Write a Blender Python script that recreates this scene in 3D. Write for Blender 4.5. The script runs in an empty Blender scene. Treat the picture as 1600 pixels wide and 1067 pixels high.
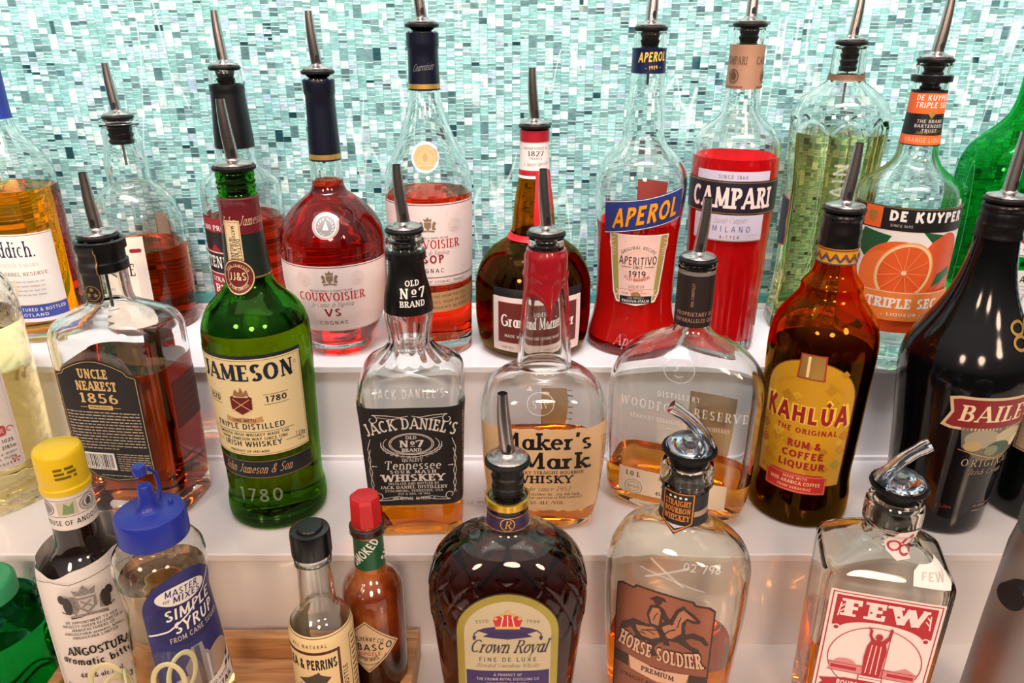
import bpy, bmesh, math, random
import numpy as np
from mathutils import Vector, Matrix

random.seed(7)
SC = bpy.context.scene
COL = SC.collection
MM = 0.001

# ------------------------------------------------------------------ camera
cam_data = bpy.data.cameras.new('camera')
cam_data.sensor_width = 36.0
cam_data.lens = 27.0                      # 1200 px of focal length on a 1600 px wide frame
cam_data.clip_start = 0.02
cam = bpy.data.objects.new('camera', cam_data)
COL.objects.link(cam)
cam.location = (0.0, 0.0, 0.51)
cam.rotation_euler = (math.radians(90 - 22.7), 0.0, 0.0)
SC.camera = cam

# ------------------------------------------------------------------ exposure and light paths
SC.view_settings.view_transform = 'Standard'
SC.view_settings.look = 'None'
SC.view_settings.gamma = 1.0
SC.view_settings.exposure = 0.75
SC.view_settings.use_curve_mapping = False
cy = SC.cycles
cy.max_bounces = 20
cy.diffuse_bounces = 4
cy.glossy_bounces = 6
cy.transmission_bounces = 18
cy.transparent_max_bounces = 12
cy.volume_bounces = 0
cy.caustics_refractive = True
cy.caustics_reflective = False
cy.blur_glossy = 0.3
cy.sample_clamp_indirect = 6.0

# ------------------------------------------------------------------ world: the dim bar room behind the camera
world = bpy.data.worlds.new('bar_room')
SC.world = world
world.use_nodes = True
wn = world.node_tree
wbg = wn.nodes['Background']
wtc = wn.nodes.new('ShaderNodeTexCoord')
wsep = wn.nodes.new('ShaderNodeSeparateXYZ')
wramp = wn.nodes.new('ShaderNodeValToRGB')
wn.links.new(wtc.outputs['Generated'], wsep.inputs[0])
wmap = wn.nodes.new('ShaderNodeMapRange')
wmap.inputs['From Min'].default_value = -1
wmap.inputs['From Max'].default_value = 1
wn.links.new(wsep.outputs['Z'], wmap.inputs['Value'])
wn.links.new(wmap.outputs['Result'], wramp.inputs['Fac'])
wramp.color_ramp.elements[0].position = 0.50
wramp.color_ramp.elements[0].color = (0.075, 0.058, 0.052, 1)
wramp.color_ramp.elements[1].position = 0.85
wramp.color_ramp.elements[1].color = (0.80, 0.70, 0.66, 1)
wn.links.new(wramp.outputs['Color'], wbg.inputs['Color'])
wbg.inputs['Strength'].default_value = 0.55


def area(name, loc, target, sx, sy, power, color):
    d = bpy.data.lights.new(name, 'AREA')
    d.shape = 'RECTANGLE'
    d.size, d.size_y = sx, sy
    d.energy = power
    d.color = color
    o = bpy.data.objects.new(name, d)
    COL.objects.link(o)
    o.location = loc
    o.rotation_euler = (Vector(target) - Vector(loc)).to_track_quat('-Z', 'Y').to_euler()
    return o


# long ceiling panel over the bar, a strip washing the tiled wall and the top shelf, small ceiling spots
area('ceiling_panel_light', (0.0, 0.25, 1.65), (0.0, 0.50, 0.0), 1.9, 0.5, 2.8, (1.0, 0.84, 0.72))
wash = area('wall_wash_light', (0.0, 0.45, 1.15), (0.0, 0.95, 0.20), 2.6, 0.10, 4.1, (0.92, 0.95, 1.0))
wash.data.spread = math.radians(46)
for x, y, z in ((-1.15, -1.2, 1.35), (0.12, -1.4, 1.22), (1.25, -1.15, 1.38)):
    area('bar_room_light', (x, y, z), (x * .5, 0.60, 0.15), 0.40, 0.40, 8.6, (1.0, 0.71, 0.51)).data.shape = 'DISK'
for i, (x, y) in enumerate([(-0.70, 0.28), (-0.28, 0.20), (0.06, 0.30), (0.40, 0.20), (0.76, 0.28)]):
    d = bpy.data.lights.new('ceiling_spot_light', 'POINT')
    d.energy = 0.4
    d.shadow_soft_size = 0.012
    d.color = (1.0, 0.94, 0.88)
    o = bpy.data.objects.new('ceiling_spot_light', d)
    COL.objects.link(o)
    o.location = (x, y, 1.45)


# ------------------------------------------------------------------ colours and materials
def lin(h):
    h = h.lstrip('#')
    v = [int(h[i:i + 2], 16) / 255 for i in (0, 2, 4)]
    return tuple(c / 12.92 if c <= 0.04045 else ((c + 0.055) / 1.055) ** 2.4 for c in v) + (1.0,)


_M = {}


def new_mat(name):
    m = bpy.data.materials.new(name)
    m.use_nodes = True
    return m, m.node_tree, m.node_tree.nodes['Principled BSDF']


def surf(name, hexcol, rough=0.5, metal=0.0, spec=0.5, coat=0.0, vary=0.06, scale=180.0, bump=0.0):
    """a plain surface with a little procedural mottling of its colour"""
    if name in _M:
        return _M[name]
    m, nt, p = new_mat(name)
    c = lin(hexcol)
    tc = nt.nodes.new('ShaderNodeTexCoord')
    no = nt.nodes.new('ShaderNodeTexNoise')
    no.inputs['Scale'].default_value = scale
    nt.links.new(tc.outputs['Object'], no.inputs['Vector'])
    rp = nt.nodes.new('ShaderNodeMix')
    rp.data_type = 'RGBA'
    rp.inputs[6].default_value = tuple(x * (1 - vary) for x in c[:3]) + (1,)
    rp.inputs[7].default_value = tuple(min(1, x * (1 + vary)) for x in c[:3]) + (1,)
    nt.links.new(no.outputs['Fac'], rp.inputs[0])
    nt.links.new(rp.outputs[2], p.inputs['Base Color'])
    if bump:
        b = nt.nodes.new('ShaderNodeBump')
        b.inputs['Strength'].default_value = bump
        b.inputs['Distance'].default_value = 0.001
        nt.links.new(no.outputs['Fac'], b.inputs['Height'])
        nt.links.new(b.outputs['Normal'], p.inputs['Normal'])
    p.inputs['Roughness'].default_value = rough
    p.inputs['Metallic'].default_value = metal
    p.inputs['Specular IOR Level'].default_value = spec
    p.inputs['Coat Weight'].default_value = coat
    _M[name] = m
    return m


def ink(hexcol, rough=0.45):
    return surf('ink_' + hexcol.lstrip('#'), hexcol, rough, vary=0.03)


def gold():
    return surf('gold_foil', '#d8ac5c', 0.35, metal=0.75)


def glass(name, color=(0.975, 0.99, 0.985), ior=1.5, rough=0.0, bump=0.0, bscale=60.0):
    if name in _M:
        return _M[name]
    m = bpy.data.materials.new(name)
    m.use_nodes = True
    nt = m.node_tree
    nt.nodes.remove(nt.nodes['Principled BSDF'])
    g = nt.nodes.new('ShaderNodeBsdfGlass')
    g.inputs['Color'].default_value = tuple(color) + (1,)
    g.inputs['IOR'].default_value = ior
    g.inputs['Roughness'].default_value = rough
    if bump:
        tc = nt.nodes.new('ShaderNodeTexCoord')
        no = nt.nodes.new('ShaderNodeTexNoise')
        no.inputs['Scale'].default_value = bscale
        no.inputs['Detail'].default_value = 1.0
        b = nt.nodes.new('ShaderNodeBump')
        b.inputs['Strength'].default_value = bump
        b.inputs['Distance'].default_value = 0.004
        nt.links.new(tc.outputs['Object'], no.inputs['Vector'])
        nt.links.new(no.outputs['Fac'], b.inputs['Height'])
        nt.links.new(b.outputs['Normal'], g.inputs['Normal'])
    nt.links.new(g.outputs[0], nt.nodes['Material Output'].inputs['Surface'])
    _M[name] = m
    return m


def liquid(name, through, depth=0.07, painted_glow=0.0):
    """spirit in a bottle: bends light little where it meets the glass, more at its free top, and absorbs on the way through"""
    if name in _M:
        return _M[name]
    m = bpy.data.materials.new(name)
    m.use_nodes = True
    nt = m.node_tree
    nt.nodes.remove(nt.nodes['Principled BSDF'])
    g = nt.nodes.new('ShaderNodeBsdfGlass')
    g.inputs['Color'].default_value = tuple(max(t, .004) ** 0.22 for t in through) + (1,)
    tc = nt.nodes.new('ShaderNodeTexCoord')
    sp = nt.nodes.new('ShaderNodeSeparateXYZ')
    gt = nt.nodes.new('ShaderNodeMath')
    gt.operation = 'GREATER_THAN'
    gt.inputs[1].default_value = 0.997
    mr = nt.nodes.new('ShaderNodeMapRange')
    mr.inputs['To Min'].default_value = 0.92
    mr.inputs['To Max'].default_value = 1.36
    nt.links.new(tc.outputs['Generated'], sp.inputs[0])
    nt.links.new(sp.outputs['Z'], gt.inputs[0])
    nt.links.new(gt.outputs[0], mr.inputs['Value'])
    nt.links.new(mr.outputs['Result'], g.inputs['IOR'])
    sig = [-math.log(max(t, 0.004)) / depth for t in through]
    dens = max(sig) * 1.02
    va = nt.nodes.new('ShaderNodeVolumeAbsorption')
    va.inputs['Color'].default_value = tuple(1 - s / dens for s in sig) + (1,)
    va.inputs['Density'].default_value = dens
    out = nt.nodes['Material Output']
    top = g.outputs[0]
    if painted_glow:                                # diffuse colour mixed in, standing for light glowing through the clear drink
        tr = nt.nodes.new('ShaderNodeBsdfTranslucent')
        tr.inputs['Color'].default_value = tuple(max(t, .008) for t in through) + (1,)
        mx = nt.nodes.new('ShaderNodeMixShader')
        mx.inputs[0].default_value = painted_glow
        nt.links.new(g.outputs[0], mx.inputs[1])
        df = nt.nodes.new('ShaderNodeBsdfDiffuse')
        df.inputs['Color'].default_value = tr.inputs['Color'].default_value[:]
        m2 = nt.nodes.new('ShaderNodeMixShader')
        m2.inputs[0].default_value = 0.8
        nt.links.new(tr.outputs[0], m2.inputs[1])
        nt.links.new(df.outputs[0], m2.inputs[2])
        nt.links.new(m2.outputs[0], mx.inputs[2])
        top = mx.outputs[0]
    nt.links.new(top, out.inputs['Surface'])
    nt.links.new(va.outputs[0], out.inputs['Volume'])
    _M[name] = m
    return m


def clear_print(name, hexcol, amount):
    """thin see-through ink or frosted embossing: a share of the light passes"""
    if name in _M:
        return _M[name]
    m, nt, p = new_mat(name)
    p.inputs['Base Color'].default_value = lin(hexcol)
    p.inputs['Roughness'].default_value = 0.25
    p.inputs['Alpha'].default_value = amount
    _M[name] = m
    return m


def thin_glass(name):
    """wall of a thin drinking glass: it mirrors by Fresnel and lets the rest straight through"""
    m = bpy.data.materials.new(name)
    m.use_nodes = True
    nt = m.node_tree
    nt.nodes.remove(nt.nodes['Principled BSDF'])
    tr = nt.nodes.new('ShaderNodeBsdfTransparent')
    tr.inputs['Color'].default_value = (0.985, 0.99, 0.985, 1)
    gl = nt.nodes.new('ShaderNodeBsdfGlossy')
    gl.inputs['Roughness'].default_value = 0.03
    lw = nt.nodes.new('ShaderNodeLayerWeight')
    lw.inputs['Blend'].default_value = 0.5
    pw = nt.nodes.new('ShaderNodeMath')
    pw.operation = 'POWER'
    pw.inputs[1].default_value = 4.0
    nt.links.new(lw.outputs['Facing'], pw.inputs[0])
    fr = nt.nodes.new('ShaderNodeMath')
    fr.operation = 'MULTIPLY_ADD'
    fr.inputs[1].default_value = 0.8
    fr.inputs[2].default_value = 0.03
    nt.links.new(pw.outputs[0], fr.inputs[0])
    mx = nt.nodes.new('ShaderNodeMixShader')
    nt.links.new(fr.outputs[0], mx.inputs[0])
    nt.links.new(tr.outputs[0], mx.inputs[1])
    nt.links.new(gl.outputs[0], mx.inputs[2])
    nt.links.new(mx.outputs[0], nt.nodes['Material Output'].inputs['Surface'])
    return m


STEEL = surf('brushed_steel', '#bdb6b3', 0.22, metal=1.0, vary=0.08)
RUBBER = surf('black_rubber', '#0c0c0e', 0.42, vary=0.1, spec=.3)
BLACKPL = surf('black_plastic', '#0a0a0c', 0.28, vary=0.1)
DARK = surf('dark_hole', '#050506', 0.8)


# ------------------------------------------------------------------ objects
def empty(name, loc, rz=0.0, label=None, cat=None, group=None):
    o = bpy.data.objects.new(name, None)
    COL.objects.link(o)
    o.location = loc
    o.rotation_euler = (0, 0, rz)
    o.empty_display_size = 0.02
    if label:
        o['label'] = label
        o['category'] = cat
    if group:
        o['group'] = group
    return o


def mk(name, bm, mats, parent=None, smooth=True, sharp=0.7, recalc=False):
    if recalc:
        bmesh.ops.recalc_face_normals(bm, faces=bm.faces)
    bm.normal_update()
    if smooth:
        for f in bm.faces:
            f.smooth = True
        for e in bm.edges:
            if len(e.link_faces) == 2 and e.calc_face_angle(0) > sharp:
                e.smooth = False
    me = bpy.data.meshes.new(name)
    bm.to_mesh(me)
    bm.free()
    for m in (mats if isinstance(mats, (list, tuple)) else [mats]):
        me.materials.append(m)
    o = bpy.data.objects.new(name, me)
    COL.objects.link(o)
    o.parent = parent
    return o


def loft(bm, rings, cap0=False, cap1=False, closed=True, mi=0):
    """join rings of the same count with quads; caps are fans to the ring's middle"""
    vs = [[bm.verts.new(p) for p in r] for r in rings]
    n = len(vs[0])
    for a, b in zip(vs[:-1], vs[1:]):
        for i in range(n if closed else n - 1):
            j = (i + 1) % n
            f = bm.faces.new((a[i], a[j], b[j], b[i]))
            f.material_index = mi
    for flag, r, rev in ((cap0, vs[0], True), (cap1, vs[-1], False)):
        if flag:
            c = bm.verts.new(sum((v.co for v in r), Vector()) / n)
            for i in range(n):
                j = (i + 1) % n
                f = bm.faces.new((r[j], r[i], c) if rev else (r[i], r[j], c))
                f.material_index = mi
    return vs


def circ(r, z, S=32, cx=0, cy=0, ry=None):
    ry = r if ry is None else ry
    return [((cx + r * math.cos(2 * math.pi * i / S)) * MM, (cy + ry * math.sin(2 * math.pi * i / S)) * MM, z * MM) for i in range(S)]


def lathe(pts, S=32, cap0=True, cap1=True, bm=None, mi=0):
    bm = bm or bmesh.new()
    loft(bm, [circ(r, z, S) for r, z in pts], cap0, cap1, mi=mi)
    return bm


def box(bm, x0, x1, y0, y1, z0, z1, bev=0.0, mi=0):
    vs = [bm.verts.new((x, y, z)) for z in (z0, z1) for y in (y0, y1) for x in (x0, x1)]
    fs = [bm.faces.new([vs[i] for i in q]) for q in ((0, 2, 3, 1), (4, 5, 7, 6), (0, 1, 5, 4), (2, 6, 7, 3), (0, 4, 6, 2), (1, 3, 7, 5))]
    for f in fs:
        f.material_index = mi
    if bev:
        es = list({e for f in fs for e in f.edges})
        bmesh.ops.bevel(bm, geom=es, offset=bev, segments=2, affect='EDGES', profile=0.5)


def tube(pts, radii, S=12, bm=None, caps=True, mi=0, flat=1.0):
    """a tube along points in mm"""
    bm = bm or bmesh.new()
    P = [Vector(p) for p in pts]
    rings = []
    up = Vector((0.02, 1.0, 0.03)).normalized()
    for i, p in enumerate(P):
        t = (P[min(i + 1, len(P) - 1)] - P[max(i - 1, 0)]).normalized()
        s = t.cross(up)
        if s.length < 1e-3:
            s = t.cross(Vector((1, 0, 0)))
        s.normalize()
        u = s.cross(t)
        up = u
        r = radii[i] if isinstance(radii, (list, tuple)) else radii
        rings.append([(p + s * (r * math.cos(a)) + u * (r * flat * math.sin(a))) * MM for a in [2 * math.pi * k / S for k in range(S)]])
    loft(bm, rings, caps, caps, mi=mi)
    return bm


def hermite(P, sub=5):
    """monotone smooth curve through control rows"""
    P = np.array(P, float)
    d = np.maximum(np.linalg.norm(np.diff(P[:, :2], axis=0), axis=1), 1e-6)
    s = np.concatenate([[0], np.cumsum(d)])
    out = []
    m = np.zeros_like(P)
    sl = np.diff(P, axis=0) / d[:, None]
    for k in range(P.shape[1]):
        for i in range(len(P)):
            if i == 0:
                m[i, k] = sl[0, k]
            elif i == len(P) - 1:
                m[i, k] = sl[-1, k]
            else:
                a, b = sl[i - 1, k], sl[i, k]
                if a * b > 0:
                    w1, w2 = 2 * d[i] + d[i - 1], d[i] + 2 * d[i - 1]
                    m[i, k] = (w1 + w2) / (w1 / a + w2 / b)
    for i in range(len(P) - 1):
        ns = max(1, min(sub, int(d[i] / 1.2)))
        for j in range(ns):
            t = j / ns
            h00, h10, h01, h11 = 2 * t**3 - 3 * t**2 + 1, t**3 - 2 * t**2 + t, -2 * t**3 + 3 * t**2, t**3 - t**2
            out.append(h00 * P[i] + h10 * d[i] * m[i] + h01 * P[i + 1] + h11 * d[i] * m[i + 1])
    out.append(P[-1])
    return np.array(out)


class Prof:
    """a bottle outline: rows (z, half width, half depth, squareness) in mm; front faces -y"""

    def __init__(self, rows, S=72, disp=None, sub=5):
        full = []
        for r in rows:
            z, a = r[0], r[1]
            b = r[2] if len(r) > 2 else a
            n = r[3] if len(r) > 3 else 2.0
            full.append((z, a, b, n))
        self.d = hermite(full, sub)
        self.S = S
        self.disp = disp
        o = np.argsort(self.d[:, 0], kind='stable')
        self.sz = self.d[o]
        self.cache = {}
        self.top = full[-1][0]

    def at(self, z):
        return [float(np.interp(z, self.sz[:, 0], self.sz[:, k])) for k in (1, 2, 3)]

    @staticmethod
    def pt(a, b, n, t):
        c, s = math.cos(t), math.sin(t)
        e = 2.0 / n
        return a * math.copysign(abs(c) ** e, c), b * math.copysign(abs(s) ** e, s)

    def ring(self, a, b, n, z, disp=True):
        out = []
        for i in range(self.S):
            t = 2 * math.pi * i / self.S
            x, y = self.pt(a, b, n, t)
            if disp and self.disp:
                k = self.disp(z, t, x, y)
                L = math.hypot(x, y) or 1
                x, y = x * (1 + k / L), y * (1 + k / L)
            out.append((x * MM, y * MM, z * MM))
        return out

    def table(self, z):
        key = round(z * 25)
        if key not in self.cache:
            a, b, n = self.at(z)
            t = np.linspace(-math.pi, math.pi, 721) - math.pi / 2
            c, s, e = np.cos(t), np.sin(t), 2.0 / n
            P = np.stack([a * np.sign(c) * np.abs(c) ** e, b * np.sign(s) * np.abs(s) ** e], 1)
            L = np.concatenate([[0], np.cumsum(np.linalg.norm(np.diff(P, axis=0), axis=1))])
            L -= L[360]
            self.cache[key] = (L, P)
        return self.cache[key]

    def surf(self, u, z, off):
        L, P = self.table(z)
        x, y = float(np.interp(u, L, P[:, 0])), float(np.interp(u, L, P[:, 1]))
        x0, y0 = float(np.interp(u - .6, L, P[:, 0])), float(np.interp(u - .6, L, P[:, 1]))
        x1, y1 = float(np.interp(u + .6, L, P[:, 0])), float(np.interp(u + .6, L, P[:, 1]))
        tx, ty = x1 - x0, y1 - y0
        q = math.hypot(tx, ty) or 1
        # the surface leans where the outline narrows: share the offset with z
        return ((x + ty / q * off) * MM, (y - tx / q * off) * MM, z * MM)

    def inner(self, t, tb):
        d = self.d
        g = np.gradient(d[:, :2], axis=0)
        L = np.maximum(np.hypot(g[:, 0], g[:, 1]), 1e-9)
        nz, na = -g[:, 1] / L, g[:, 0] / L      # outward in (z, a)
        zi, ai = d[:, 0] - nz * t, d[:, 1] - na * t
        bi = d[:, 2] - (d[:, 1] - ai)
        rows = []
        for i in range(len(d)):
            if zi[i] > tb + .5 and ai[i] > 1.5 and bi[i] > 1.5 and d[i, 0] <= self.top - .01:
                if rows and zi[i] <= rows[-1][0] + .05:
                    continue
                rows.append((zi[i], ai[i], bi[i], d[i, 3]))
        r0 = rows[0]
        first = [(tb, r0[1] * .86, r0[2] * .86, r0[3]), (tb + .25, r0[1] * .95, r0[2] * .95, r0[3])]
        rows = first + rows
        e = d[-1]
        rows.append((self.top, e[1] - t, e[2] - t, e[3]))
        return np.array(rows)


def bottle_body(root, prof, gmat, lmat=None, level=None, t=2.6, tb=6.0, solid=False, name='glass_body', punt=2.0):
    """outer wall, rim and inner wall of the bottle; the spirit meets the glass where the inner wall would be"""
    bm = bmesh.new()
    outer = [prof.ring(r[1], r[2], r[3], r[0]) for r in prof.d]
    z0, a0, b0, n0 = prof.d[0]
    base = [prof.ring(a0 * .86, b0 * .86, n0, z0, False), prof.ring(a0 * .7, b0 * .7, n0, z0 + punt, False)]
    rings = [base[1], base[0]] + outer
    if solid:
        loft(bm, rings, True, True)
        return mk(name, bm, gmat, root), None
    inn = prof.inner(t, tb)
    cutz = level if level else None
    above = inn if cutz is None else inn[inn[:, 0] > cutz + .05]
    if cutz is not None:
        row = np.array([cutz] + [np.interp(cutz, inn[:, 0], inn[:, k]) for k in (1, 2, 3)])
        above = np.vstack([row, above])
    inner_rings = [prof.ring(r[1], r[2], r[3], r[0], False) for r in above[::-1]]
    loft(bm, rings + inner_rings, True, cutz is None)
    body = mk(name, bm, gmat, root)
    liq = None
    if cutz is not None:
        bl = bmesh.new()
        below = np.vstack([inn[inn[:, 0] < cutz - .05], row])
        loft(bl, [prof.ring(r[1], r[2], r[3], r[0], False) for r in below], True, True)
        liq = mk('liquid', bl, lmat, root, sharp=0.9)
    return body, liq


def sleeve(root, prof, z0, z1, off, mat, name, steps=None, S=None):
    """foil or band round the bottle between two heights, with its own thickness"""
    bm = bmesh.new()
    S0, prof.S = prof.S, S or prof.S
    zs = sorted(set([z0, z1] + [float(z) for z in prof.sz[:, 0] if z0 < z < z1]))
    rows = [(z,) + tuple(prof.at(z)) for z in zs]
    rings = []
    for z, a, b, n in rows:
        o = off + (steps(z) if steps else 0)
        rings.append(prof.ring(a + o, b + o, n, z, False))
    z, a, b, n = rows[-1]
    rings.append(prof.ring(a + .05, b + .05, n, z + .05, False))
    z, a, b, n = rows[0]
    rings.insert(0, prof.ring(a + .05, b + .05, n, z - .05, False))
    loft(bm, rings)
    prof.S = S0
    return mk(name, bm, mat, root)


# ------------------------------------------------------------------ lettering: every glyph is a few strokes
# T thick, t thin; s / e / b = serif at start / end / both; 'a' = arc cx,cy,rx,ry,from,to
GL = {
    'A': (.84, "t s .06,0 .42,1;T e .42,1 .78,0;t - .19,.32 .66,.32"),
    'B': (.70, "T b .17,0 .17,1;T - a .38,.76,.22,.24,90,-90;T - a .40,.27,.26,.27,90,-90;t - .17,1 .38,1;t - .17,.53 .40,.53;t - .17,0 .40,0"),
    'C': (.76, "T - a .43,.5,.36,.5,48,312"),
    'D': (.80, "T b .17,0 .17,1;t - .17,1 .36,1;t - .17,0 .36,0;T - a .36,.5,.37,.5,90,-90"),
    'E': (.66, "T b .17,0 .17,1;t e .17,1 .60,1;t - .17,.52 .50,.52;t e .17,0 .62,0"),
    'F': (.62, "T b .17,0 .17,1;t e .17,1 .60,1;t - .17,.50 .48,.50"),
    'G': (.82, "T - a .43,.5,.36,.5,48,312;T - .72,.44 .72,.10;t - .50,.44 .74,.44"),
    'H': (.84, "T b .17,0 .17,1;T b .68,0 .68,1;t - .17,.52 .68,.52"),
    'I': (.34, "T b .17,0 .17,1"),
    'J': (.54, "T s .38,1 .38,.22;T - a .22,.22,.16,.22,0,-150"),
    'K': (.80, "T b .17,0 .17,1;t e .20,.42 .66,1;T e .34,.58 .72,0"),
    'L': (.62, "T b .17,0 .17,1;t e .17,0 .60,0"),
    'M': (1.0, "t s .15,0 .17,1;T - .17,1 .50,.12;t - .50,.12 .82,1;T e .83,1 .85,0"),
    'N': (.84, "t b .16,0 .16,1;T - .16,1 .68,0;t e .68,0 .68,1"),
    'O': (.86, "T - a .43,.5,.36,.5,0,360"),
    'P': (.66, "T b .17,0 .17,1;T - a .38,.74,.24,.26,90,-90;t - .17,1 .38,1;t - .17,.48 .38,.48"),
    'Q': (.86, "T - a .43,.5,.36,.5,0,360;T - .50,.22 .80,-.12"),
    'R': (.74, "T b .17,0 .17,1;T - a .38,.75,.23,.25,90,-90;t - .17,1 .38,1;t - .17,.50 .38,.50;T e .38,.50 .68,0"),
    'S': (.64, "T - a .32,.745,.23,.255,28,270;T - a .32,.25,.25,.25,90,-152"),
    'T': (.70, "T e .35,1 .35,0;t b .05,1 .65,1"),
    'U': (.82, "T s .17,1 .17,.32;T - a .41,.32,.24,.32,180,360;t e .65,.32 .65,1"),
    'V': (.82, "T s .06,1 .42,0;t e .42,0 .76,1"),
    'W': (1.14, "T s .06,1 .33,0;t - .33,0 .56,.95;T - .56,.95 .82,0;t e .82,0 1.08,1"),
    'X': (.80, "T b .08,1 .72,0;t b .08,0 .72,1"),
    'Y': (.76, "T s .06,1 .38,.48;t s .70,1 .38,.48;T e .38,.48 .38,0"),
    'Z': (.70, "t s .08,1 .62,1;T - .62,1 .08,0;t e .08,0 .64,0"),
    '0': (.66, "T - a .33,.5,.26,.5,0,360"),
    '1': (.40, "T e .22,1 .22,0;t - .22,1 .06,.82"),
    '2': (.62, "T - a .30,.73,.24,.27,165,-30;T - .51,.60 .08,0;t e .08,0 .58,0"),
    '3': (.60, "T - a .28,.76,.22,.24,150,-90;T - a .28,.26,.25,.26,90,-150"),
    '4': (.66, "T e .46,1 .46,0;t - .46,1 .05,.30;t - .05,.30 .62,.30"),
    '5': (.60, "T - a .27,.32,.26,.32,130,-150;T - .14,.58 .17,1;t - .17,1 .54,1"),
    '6': (.64, "T - a .33,.30,.25,.30,0,360;T - a .45,.42,.37,.58,180,110"),
    '7': (.58, "t s .06,1 .54,1;T - .54,1 .20,0"),
    '8': (.62, "T - a .31,.76,.21,.24,0,360;T - a .31,.27,.25,.27,0,360"),
    '9': (.64, "T - a .31,.70,.25,.30,0,360;T - a .19,.58,.37,.58,0,-70"),
    'a': (.56, "T - a .26,.33,.20,.33,0,360;T e .46,.64 .46,0"),
    'b': (.58, "T s .13,1 .13,0;T - a .32,.33,.20,.33,0,360"),
    'c': (.50, "T - a .28,.33,.22,.33,50,310"),
    'd': (.58, "T b .46,1 .46,0;T - a .26,.33,.20,.33,0,360"),
    'e': (.54, "T - a .28,.33,.22,.33,0,315;t - .06,.36 .50,.36"),
    'f': (.40, "T e .18,.78 .18,0;T - a .31,.80,.13,.20,180,60;t - .03,.64 .36,.64"),
    'g': (.58, "T - a .26,.33,.20,.33,0,360;T - .46,.64 .46,-.12;T - a .26,-.10,.20,.20,0,-150"),
    'h': (.60, "T b .13,1 .13,0;T - a .31,.42,.18,.24,180,0;T e .49,.42 .49,0"),
    'i': (.28, "T b .14,.64 .14,0;T - .14,.84 .14,.96"),
    'j': (.30, "T s .17,.64 .17,-.1;T - a .05,-.10,.12,.18,0,-120;T - .17,.84 .17,.96"),
    'k': (.56, "T b .13,1 .13,0;t e .16,.28 .46,.64;T e .24,.38 .52,0"),
    'l': (.28, "T b .14,1 .14,0"),
    'm': (.86, "T b .13,.64 .13,0;T - a .28,.44,.15,.22,180,0;T e .43,.44 .43,0;T - a .58,.44,.15,.22,180,0;T e .73,.44 .73,0"),
    'n': (.60, "T b .13,.64 .13,0;T - a .31,.42,.18,.24,180,0;T e .49,.42 .49,0"),
    'o': (.56, "T - a .28,.33,.22,.33,0,360"),
    'p': (.58, "T b .13,.64 .13,-.30;T - a .32,.33,.20,.33,0,360"),
    'q': (.58, "T b .46,.64 .46,-.30;T - a .26,.33,.20,.33,0,360"),
    'r': (.42, "T b .13,.64 .13,0;T - a .31,.40,.18,.25,180,70"),
    's': (.46, "T - a .23,.49,.16,.17,30,270;T - a .23,.165,.17,.165,90,-150"),
    't': (.38, "T - .18,.88 .18,.16;T - a .29,.16,.11,.16,180,300;t - .04,.64 .34,.64"),
    'u': (.60, "T s .13,.64 .13,.24;T - a .30,.24,.17,.24,180,360;T b .47,.64 .47,0"),
    'v': (.54, "T s .05,.64 .27,0;t s .49,.64 .27,0"),
    'w': (.80, "T s .05,.64 .23,0;t - .23,0 .40,.6;T - .40,.6 .58,0;t e .58,0 .75,.64"),
    'x': (.52, "T b .06,.64 .46,0;t b .06,0 .46,.64"),
    'y': (.54, "T s .05,.64 .27,0;t s .49,.64 .18,-.30"),
    'z': (.50, "t - .06,.64 .44,.64;T - .44,.64 .06,0;t - .06,0 .46,0"),
    '.': (.24, "T - .12,0 .12,.1"), ',': (.24, "T - .13,.1 .08,-.12"), "'": (.22, "T - .12,1 .08,.74"),
    '-': (.42, "T - .06,.38 .36,.38"), '&': (.78, "T - a .34,.77,.18,.23,-60,240;T - .24,.66 .72,0;T - a .32,.26,.25,.26,100,330;t - .56,.14 .70,.44"),
    '/': (.44, "t - .04,0 .40,1"), '%': (.80, "t - .14,0 .62,1;t - a .18,.78,.14,.2,0,360;t - a .60,.22,.14,.2,0,360"),
    ':': (.24, "T - .12,.08 .12,.18;T - .12,.5 .12,.6"), '*': (.3, "t - a .15,.85,.12,.12,0,360"),
    '(': (.3, "t - a .3,.5,.2,.6,120,240"), ')': (.3, "t - a .0,.5,.2,.6,-60,60"), ' ': (.36, ""),
}
_SG = {}


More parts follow.
